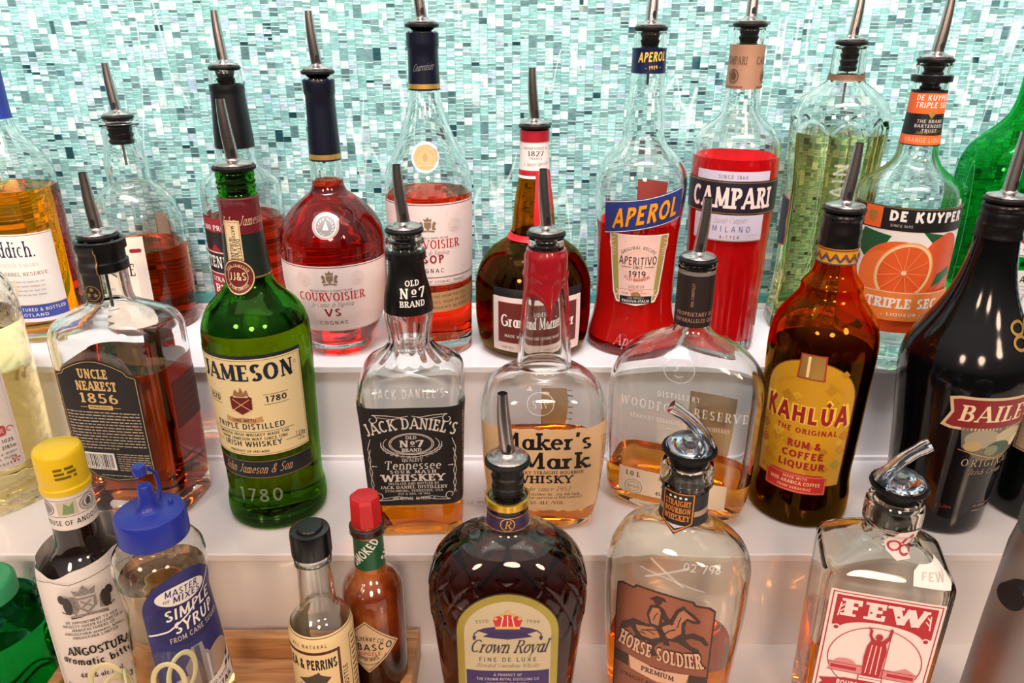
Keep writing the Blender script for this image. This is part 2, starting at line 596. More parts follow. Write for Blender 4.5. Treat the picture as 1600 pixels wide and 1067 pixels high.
def glyph(ch, font, wt):
    """quads (lists of 4 points) of one glyph on a cap height of 1"""
    key = (ch, font, round(wt, 3))
    if key in _SG:
        return _SG[key]
    acc = None
    if ch == 'Ú':
        ch, acc = 'U', 'T - .36,1.1 .50,1.28'
    adv, src = GL.get(ch, GL[' '])
    if acc:
        src += ';' + acc
    thin = {'sans': wt * .95, 'serif': wt * .42, 'slab': wt * .66}[font]
    quads = []
    for st in [s for s in src.split(';') if s]:
        tok = st.split()
        w = wt if tok[0] == 'T' else thin
        fl = tok[1]
        if tok[2] == 'a':
            cx, cy, rx, ry, a0, a1 = [float(v) for v in tok[3].split(',')]
            n = max(3, int(abs(a1 - a0) / 24))
            pts, ws = [], []
            rx, ry = max(rx - w * .18, .05), ry
            for i in range(n + 1):
                a = math.radians(a0 + (a1 - a0) * i / n)
                y = cy + max(ry - thin * .5, .04) * math.sin(a)
                pts.append((cx + rx * math.cos(a), y))
                ws.append(thin + (w - thin) * abs(math.cos(a)) ** .8)
        else:
            pts = [tuple(float(v) for v in q.split(',')) for q in tok[2:]]
            # horizontals sit inside the cap height
            if abs(pts[0][1] - pts[1][1]) < .01 and pts[0][1] > .9:
                pts = [(x, y - w * .5) for x, y in pts]
            if abs(pts[0][1] - pts[1][1]) < .01 and abs(pts[0][1]) < .02:
                pts = [(x, y + w * .5) for x, y in pts]
            ws = [w] * len(pts)
        L, R = [], []
        for i, (x, y) in enumerate(pts):
            xa, ya = pts[max(i - 1, 0)]
            xb, yb = pts[min(i + 1, len(pts) - 1)]
            dx, dy = xb - xa, yb - ya
            d = math.hypot(dx, dy) or 1
            nx, ny = -dy / d * ws[i] / 2, dx / d * ws[i] / 2
            L.append((x + nx, y + ny))
            R.append((x - nx, y - ny))
        for i in range(len(pts) - 1):
            quads.append([R[i], R[i + 1], L[i + 1], L[i]])
        if font != 'sans' and fl != '-':
            sh = .085 if font == 'serif' else .15
            ends = ([0] if fl in 'sb' else []) + ([-1] if fl in 'eb' else [])
            for k in ends:
                x, y = pts[k]
                if tok[2] != 'a' and abs(pts[0][1] - pts[1][1]) < .01:      # a horizontal arm: a small upright tip
                    up = -1 if y > .6 else 1
                    quads.append([(x - sh * .9, min(y, y + up * .24)), (x, min(y, y + up * .24)), (x, max(y, y + up * .24)), (x - sh * .9, max(y, y + up * .24))])
                    continue
                hw = max(wt * .95, .13) if w == wt else .13
                y0, y1 = (y - sh, y) if y > .5 else (y, y + sh)
                quads.append([(x - hw, y0), (x + hw, y0), (x + hw, y1), (x - hw, y1)])
    _SG[key] = (adv, quads)
    return _SG[key]


class Label:
    """flat artwork in mm (x across, y up from the label's own middle) laid on to a bottle's surface"""

    def __init__(self):
        self.items, self.lv = [], 0

    def up(self):
        self.lv += 1
        return self

    def poly(self, pts, mat, same=False):
        if not same:
            self.lv += 1
        self.items.append((self.lv, mat, [list(pts)]))
        return self

    def rect(self, x0, y0, x1, y1, mat, r=0.0, same=False):
        if r <= 0:
            return self.poly([(x0, y0), (x1, y0), (x1, y1), (x0, y1)], mat, same)
        pts = []
        for cx, cy, a in ((x1 - r, y0 + r, -90), (x1 - r, y1 - r, 0), (x0 + r, y1 - r, 90), (x0 + r, y0 + r, 180)):
            pts += [(cx + r * math.cos(math.radians(a + k * 18)), cy + r * math.sin(math.radians(a + k * 18))) for k in range(6)]
        return self.poly(pts, mat, same)

    def frame(self, x0, y0, x1, y1, w, mat):
        self.lv += 1
        for q in ((x0, y0, x1, y0 + w), (x0, y1 - w, x1, y1), (x0, y0 + w, x0 + w, y1 - w), (x1 - w, y0 + w, x1, y1 - w)):
            self.rect(*q, mat, same=True)
        return self

    def ell(self, cx, cy, rx, ry, mat, a0=0, a1=360, n=36, same=False):
        k = max(5, int(n * abs(a1 - a0) / 360))
        pts = [(cx + rx * math.cos(math.radians(a0 + (a1 - a0) * i / k)), cy + ry * math.sin(math.radians(a0 + (a1 - a0) * i / k))) for i in range(k if a1 - a0 == 360 else k + 1)]
        return self.poly(pts, mat, same)

    def ring(self, cx, cy, rx, ry, w, mat, a0=0, a1=360, n=36):
        self.lv += 1
        k = max(4, int(n * abs(a1 - a0) / 360))
        q = []
        for i in range(k):
            A, B = [math.radians(a0 + (a1 - a0) * j / k) for j in (i, i + 1)]
            q.append([(cx + rx * math.cos(A), cy + ry * math.sin(A)), (cx + rx * math.cos(B), cy + ry * math.sin(B)),
                      (cx + (rx - w) * math.cos(B), cy + (ry - w) * math.sin(B)), (cx + (rx - w) * math.cos(A), cy + (ry - w) * math.sin(A))])
        self.items.append((self.lv, mat, q))
        return self

    def line(self, pts, w, mat):
        self.lv += 1
        q = []
        for (x0, y0), (x1, y1) in zip(pts[:-1], pts[1:]):
            d = math.hypot(x1 - x0, y1 - y0) or 1
            nx, ny = -(y1 - y0) / d * w / 2, (x1 - x0) / d * w / 2
            q.append([(x0 - nx, y0 - ny), (x1 - nx, y1 - ny), (x1 + nx, y1 + ny), (x0 + nx, y0 + ny)])
        self.items.append((self.lv, mat, q))
        return self

    def curl(self, cx, cy, r, w, mat, a0, a1, shrink=.5):
        n = max(6, int(abs(a1 - a0) / 20))
        pts = []
        for i in range(n + 1):
            t = i / n
            a = math.radians(a0 + (a1 - a0) * t)
            q = r * (1 - shrink * t)
            pts.append((cx + q * math.cos(a), cy + q * math.sin(a)))
        return self.line(pts, w, mat)

    def text(self, s, x, y, h, mat, w=None, font='sans', wt=.15, sp=.10, al='c', it=0.0, arc=None, rot=0.0, slope=0.0, grow=0.0, jump=0.0):
        """baseline at y; w fits the line to a width; arc = radius of the baseline circle (positive arches up)"""
        self.lv += 1
        tot, place = 0.0, []
        for ch in s:
            adv, q = glyph(ch, font, wt)
            place.append((tot, adv, q))
            tot += adv + sp
        tot -= sp
        sx = h if w is None else w / tot
        W = tot * sx
        x0 = {'c': -W / 2, 'l': 0.0, 'r': -W}[al]
        ca, sa = math.cos(math.radians(rot)), math.sin(math.radians(rot))
        out = []
        for gi, (tx, adv, quads) in enumerate(place):
            mid = x0 + (tx + adv / 2) * sx
            hh = h * (1 + grow * (2 * abs(mid) / W) ** 2) if W else h
            jy = jump * h * (1 if gi % 2 else -1)
            for q in quads:
                r = []
                for gx, gy in q:
                    lx, ly = (gx - adv / 2) * sx + it * gy * h, gy * hh + jy
                    if arc:
                        a = mid / arc
                        px = arc * math.sin(a) + lx * math.cos(a) + ly * math.sin(a)
                        py = arc * (math.cos(a) - 1) - lx * math.sin(a) + ly * math.cos(a)
                    else:
                        px, py = mid + lx, ly + slope * (mid + lx)
                    r.append((x + px * ca - py * sa, y + px * sa + py * ca))
                out.append(r)
        self.items.append((self.lv, mat, out))
        return self

    def fine(self, x0, x1, y, h, mat, slope=0.0):
        """a line of print too small to read in the photograph"""
        self.lv += 1
        q, x = [], x0
        while x < x1 - h * .5:
            L = min(random.uniform(1.2, 4.2) * h, x1 - x)
            q.append([(x, y + slope * x), (x + L, y + slope * (x + L)), (x + L, y + h * .62 + slope * (x + L)), (x, y + h * .62 + slope * x)])
            x += L + h * .55
        self.items.append((self.lv, mat, q))
        return self

    def build(self, name, prof, parent, zc=0.0, uc=0.0, off=0.28, dl=0.08, step=None, skew=0.0):
        mats, bm = [], bmesh.new()
        # a layer lies only as high as what it covers
        box, lev = {}, {}
        for lv, mat, polys in self.items:
            P = [q for p in polys for q in p]
            if not P:
                continue
            b4 = [min(q[0] for q in P), min(q[1] for q in P), max(q[0] for q in P), max(q[1] for q in P)]
            o = box.get(lv)
            box[lv] = b4 if o is None else [min(b4[0], o[0]), min(b4[1], o[1]), max(b4[2], o[2]), max(b4[3], o[3])]
        for lv in sorted(box):
            a4 = box[lv]
            lev[lv] = 1 + max([lev[k] for k in lev if box[k][0] < a4[2] and box[k][2] > a4[0] and box[k][1] < a4[3] and box[k][3] > a4[1]], default=-1)
        if step is None:
            step = max(1.2, min(3.0, math.sqrt(.16 * prof.at(zc)[0]))) if hasattr(prof, 'at') else 50
        for lv, mat, polys in self.items:
            lv = lev.get(lv, 0)
            if mat not in mats:
                mats.append(mat)
            mi = mats.index(mat)
            for k, p in enumerate(polys):          # strokes of one line overlap: keep them a few microns apart
                vs = [bm.verts.new((x, y, lv + (k % 9) * .07)) for x, y in p]
                try:
                    f = bm.faces.new(vs)
                except ValueError:
                    continue
                f.material_index = mi
        bm.normal_update()
        flip = [f for f in bm.faces if f.normal.z < 0]
        if flip:
            bmesh.ops.reverse_faces(bm, faces=flip)
        big = [f for f in bm.faces if len(f.verts) > 4]
        if big:
            bmesh.ops.triangulate(bm, faces=big)
        xs = [v.co.x for v in bm.verts]
        ys = [v.co.y for v in bm.verts]
        for ax, lo, hi in ((0, min(xs), max(xs)), (1, min(ys), max(ys))):
            k = math.ceil(lo / step + 1e-6)
            while k * step < hi - 1e-6:
                co, no = [0, 0, 0], [0, 0, 0]
                co[ax], no[ax] = k * step, 1
                bmesh.ops.bisect_plane(bm, geom=bm.verts[:] + bm.edges[:] + bm.faces[:], dist=1e-5, plane_co=co, plane_no=no)
                k += 1
        for v in bm.verts:
            x, y, lv = v.co
            v.co = prof.surf(uc + x, zc + y + skew * x, off + dl * lv)
        return mk(name, bm, mats, parent, smooth=True, sharp=1.2)


# ------------------------------------------------------------------ speed pourers
def steel_pourer(root, z, yaw=0.0, r=15.0, rise=0.0, rin=9.0, lean=2.2, length=44.0, tube_len=42.0):
    """rubber stopper and ring, steel collar, tapering bent spout, thin air tube hanging into the neck"""
    bm = lathe([(1.6, z - 24), (rin - 1.5, z - 23.5), (rin - .4, z - 20), (rin - 2, z - 18.5), (rin - .3, z - 14), (rin - 1.8, z - 12.5),
                (rin - .2, z - 8), (rin - 1.6, z - 6.5), (rin - .2, z - 2.5), (rin - 1.2, z - 1)] +
               ([(r * .66, z + .5), (r * .70, z + rise * .3), (r * .64, z + rise * .35), (r * .72, z + rise * .62), (r * .66, z + rise * .68), (r * .74, z + rise)] if rise else []) +
               [(r - 1.2, z + rise + .2), (r, z + rise + 1.2), (r, z + rise + 3), (r - 1.4, z + rise + 4), (4, z + rise + 4.2)], 32)
    lathe([(1.3, z - 24 - tube_len * .5), (1.3, z - 22)], 8, bm=bm, mi=1)
    p = mk('pourer', bm, [RUBBER, STEEL], root)
    z1 = z + rise + 3.9
    mk('collar', lathe([(r - 1.9, z1), (r - 1.6, z1 + 1.2), (r - 2.4, z1 + 2.0), (r * .6, z1 + 2.9), (6.4, z1 + 3.8), (5.6, z1 + 5.0), (4.4, z1 + 5.4)], 32), STEEL, p)
    ca, sa = math.cos(yaw), math.sin(yaw)
    pts, rad = [], []
    for i in range(11):
        t = i / 10
        d = lean * (1.9 * t - 1.1 * t * t) if t < .5 else lean * (.675 + (t - .5) * .9)
        d = lean * (math.sin(t * math.pi * .55) * 1.1) + (lean * .35 * t)
        pts.append((d * ca, d * sa, z1 + 4.5 + length * t))
        rad.append(5.0 - 1.7 * t + (.35 * math.sin(t * math.pi)))
    bs = tube(pts, rad, 16, caps=False)
    ip = [Vector(q) for q in pts[::-1][:3]]
    tube([pts[-1], pts[-2], pts[-3]], [rad[-1] - .01, rad[-2] - .7, .4], 16, bm=bs, caps=False, mi=1)
    # air hole low on the spout
    hx, hy = math.sin(.3), -math.cos(.3)
    lathe_pts = [(pts[1][0] + hx * 4.2, pts[1][1] + hy * 4.2)]
    vs = [bs.verts.new(((lathe_pts[0][0] + 1.7 * math.cos(a) * math.cos(.3) + hx * .95) * MM, (lathe_pts[0][1] + 1.7 * math.cos(a) * math.sin(.3) + hy * .95) * MM, (z1 + 9.5 + 3.2 * math.sin(a)) * MM)) for a in [2 * math.pi * k / 12 for k in range(12)]]
    f = bs.faces.new(vs)
    f.material_index = 1
    mk('spout', bs, [STEEL, DARK], p)
    return p


def flip_pourer(root, z, yaw, r=17.0, rin=10.0):
    """measured pourer: dark rubber stopper, clear ball chamber and a curved clear spout"""
    bm = lathe([(2, z - 20), (rin - 1, z - 19), (rin, z - 14), (rin - 1, z - 12), (rin + .1, z - 6), (rin - .8, z - 2), (r * .70, z + .6), (r * .74, z + 7), (r - 1, z + 8.5), (r, z + 10.5), (r - .4, z + 12), (r - 2.5, z + 11), (5, z + 10.6)], 40)
    p = mk('pourer', bm, RUBBER, root)
    pl = glass('clear_plastic', (0.93, 0.95, 0.99), 1.46)
    mk('measuring_chamber', lathe([(r - 3, z + 11.4), (r - 2.4, z + 13), (r - 5, z + 17), (r * .45, z + 20), (4, z + 21)], 36), pl, p)
    mk('ball', lathe([(.5, z + 11.3), (4, z + 12), (5, z + 14), (4, z + 16), (.5, z + 16.8)], 20), STEEL, p)
    ca, sa = math.cos(yaw), math.sin(yaw)
    pts, rad = [], []
    for i in range(11):
        t = i / 10
        d = r * .62 - 9 * t - 17 * t * t
        pts.append((d * ca, d * sa, z + 12 + 34 * t - 5 * t * t))
        rad.append(5.6 - 2.0 * t + (1.0 * t if t > .8 else 0))
    mk('spout', tube(pts, rad, 16), pl, p)
    return p


# ------------------------------------------------------------------ setting: tiled wall, lit white steps, bar counter
T1, T2 = 0.204, 0.100            # heights of the two steps above the counter


class N:
    """tiny node helper"""

    def __init__(self, nt):
        self.nt = nt

    def m(self, op, a, b=None, c=None):
        n = self.nt.nodes.new('ShaderNodeMath')
        n.operation = op
        for i, v in enumerate((a, b, c)):
            if v is None:
                continue
            if isinstance(v, (int, float)):
                n.inputs[i].default_value = v
            else:
                self.nt.links.new(v, n.inputs[i])
        return n.outputs[0]

    def xyz(self, x, y, z):
        n = self.nt.nodes.new('ShaderNodeCombineXYZ')
        for i, v in enumerate((x, y, z)):
            if isinstance(v, (int, float)):
                n.inputs[i].default_value = v
            else:
                self.nt.links.new(v, n.inputs[i])
        return n.outputs[0]

    def white(self, vec):
        n = self.nt.nodes.new('ShaderNodeTexWhiteNoise')
        n.noise_dimensions = '3D'
        self.nt.links.new(vec, n.inputs['Vector'])
        return n.outputs['Value'], n.outputs['Color']


def mosaic():
    m, nt, p = new_mat('glass_mosaic_tiles')
    k = N(nt)
    tc = nt.nodes.new('ShaderNodeTexCoord')
    sp = nt.nodes.new('ShaderNodeSeparateXYZ')
    nt.links.new(tc.outputs['Object'], sp.inputs[0])
    x, z = sp.outputs['X'], sp.outputs['Z']
    cw, ch = 0.0084, 0.0135
    xs = k.m('DIVIDE', x, cw)
    col = k.m('FLOOR', xs)
    rc, _ = k.white(k.xyz(col, 3.3, 0.0))
    zs = k.m('ADD', k.m('DIVIDE', z, ch), k.m('MULTIPLY', rc, 7.0))
    cell = k.m('FLOOR', zs)
    r1, _ = k.white(k.xyz(col, cell, 1.7))
    n = k.m('ADD', k.m('ADD', 1.0, k.m('GREATER_THAN', r1, 0.12)), k.m('ADD', k.m('GREATER_THAN', r1, 0.45), k.m('GREATER_THAN', r1, 0.78)))
    fy = k.m('MULTIPLY', k.m('FRACT', zs), n)
    sub = k.m('FLOOR', fy)
    v, c3 = k.white(k.xyz(col, cell, k.m('ADD', sub, 20.0)))
    # some tiles are split side by side as well
    r2, _ = k.white(k.xyz(col, cell, k.m('ADD', sub, 50.0)))
    half = k.m('MULTIPLY', k.m('GREATER_THAN', r2, 0.94), k.m('GREATER_THAN', k.m('FRACT', xs), 0.5))
    v2, _ = k.white(k.xyz(col, cell, k.m('ADD', k.m('ADD', sub, 80.0), half)))
    ramp = nt.nodes.new('ShaderNodeValToRGB')
    ramp.color_ramp.interpolation = 'LINEAR'
    stops = [(0.0, '#1c464c'), (0.02, '#456a6c'), (0.09, '#668889'), (0.20, '#7ba6a2'), (0.38, '#86bab4'), (0.58, '#8fc6c0'), (0.72, '#a6d2cc'), (0.82, '#a9c1cf'), (0.90, '#c9e6e0'), (1.0, '#e6f8f2')]
    els = ramp.color_ramp.elements
    els[0].position, els[0].color = stops[0][0], lin(stops[0][1])
    els[1].position, els[1].color = stops[-1][0], lin(stops[-1][1])
    for pos, h in stops[1:-1]:
        e = els.new(pos)
        e.color = lin(h)
    big = nt.nodes.new('ShaderNodeTexNoise')
    big.inputs['Scale'].default_value = 14.0
    nt.links.new(tc.outputs['Object'], big.inputs['Vector'])
    nt.links.new(k.m('ADD', v2, k.m('MULTIPLY', k.m('SUBTRACT', big.outputs['Fac'], 0.5), 0.35)), ramp.inputs['Fac'])
    # fine streaks drawn in the glass
    no = nt.nodes.new('ShaderNodeTexNoise')
    no.inputs['Scale'].default_value = 1.0
    no.inputs['Detail'].default_value = 2.0
    nt.links.new(k.xyz(k.m('MULTIPLY', x, 160.0), k.m('MULTIPLY', rc, 40.0), k.m('MULTIPLY', z, 900.0)), no.inputs['Vector'])
    st = nt.nodes.new('ShaderNodeMapRange')
    st.inputs['From Min'].default_value = 0.3
    st.inputs['From Max'].default_value = 0.7
    st.inputs['To Min'].default_value = 0.58
    st.inputs['To Max'].default_value = 1.10
    nt.links.new(no.outputs['Fac'], st.inputs['Value'])
    mul = nt.nodes.new('ShaderNodeMix')
    mul.data_type = 'RGBA'
    mul.blend_type = 'MULTIPLY'
    mul.inputs[0].default_value = 1.0
    nt.links.new(ramp.outputs['Color'], mul.inputs[6])
    nt.links.new(k.xyz(st.outputs['Result'], st.outputs['Result'], st.outputs['Result']), mul.inputs[7])
    # pale grout
    gx = k.m('LESS_THAN', k.m('FRACT', xs), 0.09)
    gy = k.m('LESS_THAN', k.m('FRACT', fy), k.m('MULTIPLY', n, 0.06))
    grout = nt.nodes.new('ShaderNodeMix')
    grout.data_type = 'RGBA'
    nt.links.new(k.m('MULTIPLY', gy, 0.6), grout.inputs[0])
    nt.links.new(mul.outputs[2], grout.inputs[6])
    grout.inputs[7].default_value = lin('#d8efe9')
    edge = nt.nodes.new('ShaderNodeMix')
    edge.data_type = 'RGBA'
    nt.links.new(k.m('MULTIPLY', gx, 0.55), edge.inputs[0])
    nt.links.new(grout.outputs[2], edge.inputs[6])
    edge.inputs[7].default_value = lin('#5d938f')
    nt.links.new(edge.outputs[2], p.inputs['Base Color'])
    # pale dried drips running down the tiles
    dn = nt.nodes.new('ShaderNodeTexNoise')
    dn.inputs['Scale'].default_value = 1.0
    dn.inputs['Detail'].default_value = 1.5
    nt.links.new(k.xyz(k.m('MULTIPLY', x, 26.0), 4.0, k.m('MULTIPLY', z, 4.5)), dn.inputs['Vector'])
    line = k.m('SUBTRACT', 1.0, k.m('MULTIPLY', k.m('ABSOLUTE', k.m('SUBTRACT', dn.outputs['Fac'], 0.5)), 75.0))
    dm = nt.nodes.new('ShaderNodeTexNoise')
    dm.inputs['Scale'].default_value = 7.0
    nt.links.new(tc.outputs['Object'], dm.inputs['Vector'])
    drip = k.m('MULTIPLY', k.m('MAXIMUM', line, 0.0), k.m('GREATER_THAN', dm.outputs['Fac'], 0.52))
    dx = nt.nodes.new('ShaderNodeMix')
    dx.data_type = 'RGBA'
    nt.links.new(k.m('MULTIPLY', drip, 0.55), dx.inputs[0])
    nt.links.new(edge.outputs[2], dx.inputs[6])
    dx.inputs[7].default_value = lin('#dcebe8')
    nt.links.new(dx.outputs[2], p.inputs['Base Color'])
    # every tile sits at its own slight tilt
    geo = nt.nodes.new('ShaderNodeNewGeometry')
    sub3 = nt.nodes.new('ShaderNodeVectorMath')
    sub3.operation = 'MULTIPLY_ADD'
    nt.links.new(c3, sub3.inputs[0])
    sub3.inputs[1].default_value = (0.22, 0.0, 0.22)
    sub3.inputs[2].default_value = (-0.11, 0.0, -0.11)
    add = nt.nodes.new('ShaderNodeVectorMath')
    nt.links.new(geo.outputs['Normal'], add.inputs[0])
    nt.links.new(sub3.outputs[0], add.inputs[1])
    nrm = nt.nodes.new('ShaderNodeVectorMath')
    nrm.operation = 'NORMALIZE'
    nt.links.new(add.outputs[0], nrm.inputs[0])
    nt.links.new(nrm.outputs[0], p.inputs['Normal'])
    p.inputs['Roughness'].default_value = 0.22
    p.inputs['Specular IOR Level'].default_value = 0.5
    return m


WHITE = surf('white_gloss_acrylic', '#f1ecec', 0.12, vary=0.012, scale=30, coat=0.5)
bm = bmesh.new()
box(bm, -1.3, 1.3, 0.838, 0.868, -0.02, 1.0)
w = mk('wall_back', bm, mosaic(), smooth=False)
w['kind'] = 'structure'
bm = bmesh.new()
box(bm, -1.3, 1.3, 0.05, 0.90, -0.05, 0.0)
c = mk('floor', bm, surf('white_bar_counter', '#e6e0de', 0.16, vary=0.015, scale=30, coat=0.4), smooth=False)
c['kind'] = 'structure'
steps = empty('bottle_riser', (0, 0.60, 0), 0, 'glossy white two-step riser that holds the two raised rows of bottles', 'shelf')
steps['kind'] = 'structure'
for name, y0, y1, z0, z1 in (('lower_step', 0.524, 0.834, 0.0, T2 - 0.008), ('upper_step', 0.673, 0.836, T2 + 0.0002, T1 - 0.008)):
    bm = bmesh.new()
    box(bm, -1.25, 1.25, y0 - .60, y1 - .60, z0, z1)
    mk(name, bm, WHITE, steps, smooth=False)
for name, y0, y1, z1 in (('lower_tread', 0.521, 0.672, T2), ('upper_tread', 0.670, 0.8365, T1)):
    bm = bmesh.new()
    box(bm, -1.25, 1.25, y0 - .60, y1 - .60, z1 - .0078, z1, bev=0.0012)
    mk(name, bm, WHITE, steps, sharp=0.3)
bm = bmesh.new()
box(bm, -1.25, 1.25, 0.6685 - .60, 0.6729 - .60, T2 + .0001, T2 + .004)
mk('base_strip', bm, WHITE, steps, smooth=False)
bm = bmesh.new()
box(bm, -1.25, 1.25, 0.829 - .60, 0.8375 - .60, T1 + .0002, T1 + .006, bev=.001)
mk('back_strip', bm, WHITE, steps, smooth=False)
bm = bmesh.new()
box(bm, -1.25, 1.25, 0.831, 0.8378, T1 + .0064, T1 + .016, bev=.0008)
tr = mk('trim_1', bm, surf('teal_glass_edge', '#4d9a97', .15, vary=.2, scale=120), smooth=False)
tr['kind'] = 'structure'


# ------------------------------------------------------------------ glass, paper and spirits
CLEAR = glass('clear_glass')
AMBERG = glass('amber_glass', (0.90, 0.42, 0.06))
BROWNG = glass('brown_glass', (0.80, 0.52, 0.16))
PAPER = surf('white_label_paper', '#f2ece6', 0.55, vary=0.02)
PINKP = surf('pale_pink_label_paper', '#f0dedb', 0.5, vary=0.02)
CREAM = surf('cream_label_paper', '#ecd9ae', 0.55, vary=0.03)
KRAFT = surf('kraft_label_paper', '#dcb98c', 0.6, vary=0.05)
BLK, WHT = ink('#141417'), ink('#f4f1ec')
NAVY, RED, CRIM = ink('#16204e'), ink('#c0202b'), ink('#8e1d2c')
GREY, TAUPE, LTGREY = ink('#77706c'), ink('#8d7560'), ink('#c9c0bb')
GOLD = gold()
EMB = clear_print('embossed_glass', '#ffffff', 0.30)
WPRINT = clear_print('white_glass_print', '#ffffff', 0.55)

WHISKY = liquid('whisky', (0.97, 0.36, 0.012))
COGNAC = liquid('cognac', (0.80, 0.02, 0.004))
COGNACP = liquid('pale_cognac', (0.98, 0.09, 0.03))
ORANGEL = liquid('orange_liqueur', (0.26, 0.012, 0.005))
APERITIF = liquid('orange_red_aperitif', (1.0, 0.012, 0.008), painted_glow=.88)
BITTER = liquid('red_bitter', (1.0, 0.005, 0.012), painted_glow=.88)
ELDER = liquid('pale_yellow_liqueur', (0.97, 0.91, 0.56))
PALE = liquid('pale_straw_spirit', (0.96, 0.90, 0.62))
BOURBON = liquid('bourbon', (0.95, 0.42, 0.04))
DARKW = liquid('dark_whiskey', (0.50, 0.12, 0.02))
WATERY = liquid('clear_spirit', (0.97, 0.99, 0.98))
COFFEE = liquid('coffee_liqueur', (0.012, 0.0042, 0.0041))
CROWNL = liquid('deep_brown_whisky', (0.22, 0.04, 0.008))
AMBERL = liquid('amber_whiskey', (0.95, 0.27, 0.03))
SYRUP = liquid('cloudy_syrup', (0.90, 0.84, 0.66))


def crest(L, cx, cy, s, mat, mat2=None):
    """shield with crown, two supporters and a ribbon"""
    L.poly([(cx - .28 * s, cy + .25 * s), (cx + .28 * s, cy + .25 * s), (cx + .26 * s, cy - .12 * s), (cx, cy - .36 * s), (cx - .26 * s, cy - .12 * s)], mat)
    if mat2:
        L.poly([(cx - .2 * s, cy + .18 * s), (cx + .2 * s, cy + .18 * s), (cx + .18 * s, cy - .08 * s), (cx, cy - .26 * s), (cx - .18 * s, cy - .08 * s)], mat2)
        L.line([(cx - .14 * s, cy + .12 * s), (cx + .12 * s, cy - .12 * s)], .06 * s, mat)
        L.line([(cx + .14 * s, cy + .12 * s), (cx - .12 * s, cy - .12 * s)], .06 * s, mat)
    for k in (-1, 1):
        L.poly([(cx + k * .30 * s, cy - .30 * s), (cx + k * .62 * s, cy - .34 * s), (cx + k * .52 * s, cy - .05 * s), (cx + k * .66 * s, cy + .2 * s), (cx + k * .48 * s, cy + .34 * s), (cx + k * .36 * s, cy + .16 * s)], mat)
    L.poly([(cx - .26 * s, cy + .32 * s), (cx - .32 * s, cy + .56 * s), (cx - .14 * s, cy + .46 * s), (cx, cy + .68 * s), (cx + .14 * s, cy + .46 * s), (cx + .32 * s, cy + .56 * s), (cx + .26 * s, cy + .32 * s)], mat)
    L.poly([(cx - .5 * s, cy - .52 * s), (cx, cy - .44 * s), (cx + .5 * s, cy - .52 * s), (cx + .5 * s, cy - .40 * s), (cx, cy - .34 * s), (cx - .5 * s, cy - .40 * s)], mat)


def wreath(L, cx, cy, r, mat, leaf=.2):
    for k in (-1, 1):
        for i in range(7):
            a = math.radians(-80 + i * 23)
            x, y = cx + k * r * math.cos(a), cy + r * math.sin(a)
            d = math.radians(a * 57.3 + 60)
            l = r * leaf * 1.7
            L.poly([(x, y), (x + k * l * math.cos(d) - l * .25, y + l * math.sin(d)), (x + k * l * 1.4 * math.cos(d), y + l * 1.4 * math.sin(d)), (x + k * l * math.cos(d) + l * .25, y + l * math.sin(d) - l * .2)], mat, same=(i > 0))


def bottle(name, label, cat, X, Y, tier, deg):
    z = {1: T1, 2: T2, 3: 0.0, 4: 0.006}[tier] + 0.0002
    return empty(name, (X, Y, z), math.radians(deg), label, cat)


# ---- 1 single malt with a stag
b = bottle('whisky_bottle', 'tall clear bottle of amber whisky with a stag head and blue-lettered white label', 'bottle', -0.497, 0.764, 1, 0)
p = Prof([(0, 35, 35, 2.6), (3, 37.5, 37.5, 2.6), (147, 38, 38, 2.6), (170, 37, 37, 2.5), (184, 32, 32, 2.3), (198, 23, 23), (212, 15), (232, 13.5), (280, 13.5), (281, 14.8), (292, 14.8), (293, 13)])
bottle_body(b, p, CLEAR, WHISKY, 154, t=3, tb=9)
sleeve(b, p, 219, 272, .5, ink('#2a3f9c'), 'neck_foil')
L = Label()
L.rect(-48, -45, 48, 46, PAPER)
L.line([(-48, 44.5), (48, 44.5)], .6, GOLD).text('Glenfiddich.', -6, 23, 16, NAVY, w=68, font='serif', wt=.13)
L.text('SINGLE MALT SCOTCH WHISKY', -6, 13, 3.6, LTGREY, w=70, font='serif').text('BOURBON BARREL RESERVE', 0, 4, 3.6, TAUPE, w=70, font='serif')
for i in range(4):
    L.fine(-26, 30, -3 - i * 4.6, 2.2, LTGREY)
L.text('14', -2, -14, 14, ink('#f3d9b8'), font='serif')
L.rect(-48, -41, 48, -27, ink('#3d4fa8')).line([(-48, -27), (48, -27)], .6, GOLD)
L.text('DISTILLED, MATURED & BOTTLED', 8, -33.4, 3.4, WHT, w=74).text('IN SCOTLAND', 8, -39, 3.2, WHT, w=38)
L.build('front_label', p, b, zc=68)
L = Label()
st = ink('#8a5a30')
L.ell(-2, -12, 6, 9, st).ell(-2, -21, 3.2, 5, st)
for k in (-1, 1):
    L.line([(-2 + k * 3, -5), (-2 + k * 9, 3), (-2 + k * 12, 12), (-2 + k * 9, 19)], 1.7, st).line([(-2 + k * 9, 3), (-2 + k * 16, 4), (-2 + k * 18, 9)], 1.4, st).line([(-2 + k * 12, 12), (-2 + k * 17, 16)], 1.3, st)
    L.poly([(-2 + k * 5, -6), (-2 + k * 11, -3), (-2 + k * 9, -9)], st)
L.build('stag_emblem', p, b, zc=152, uc=0)

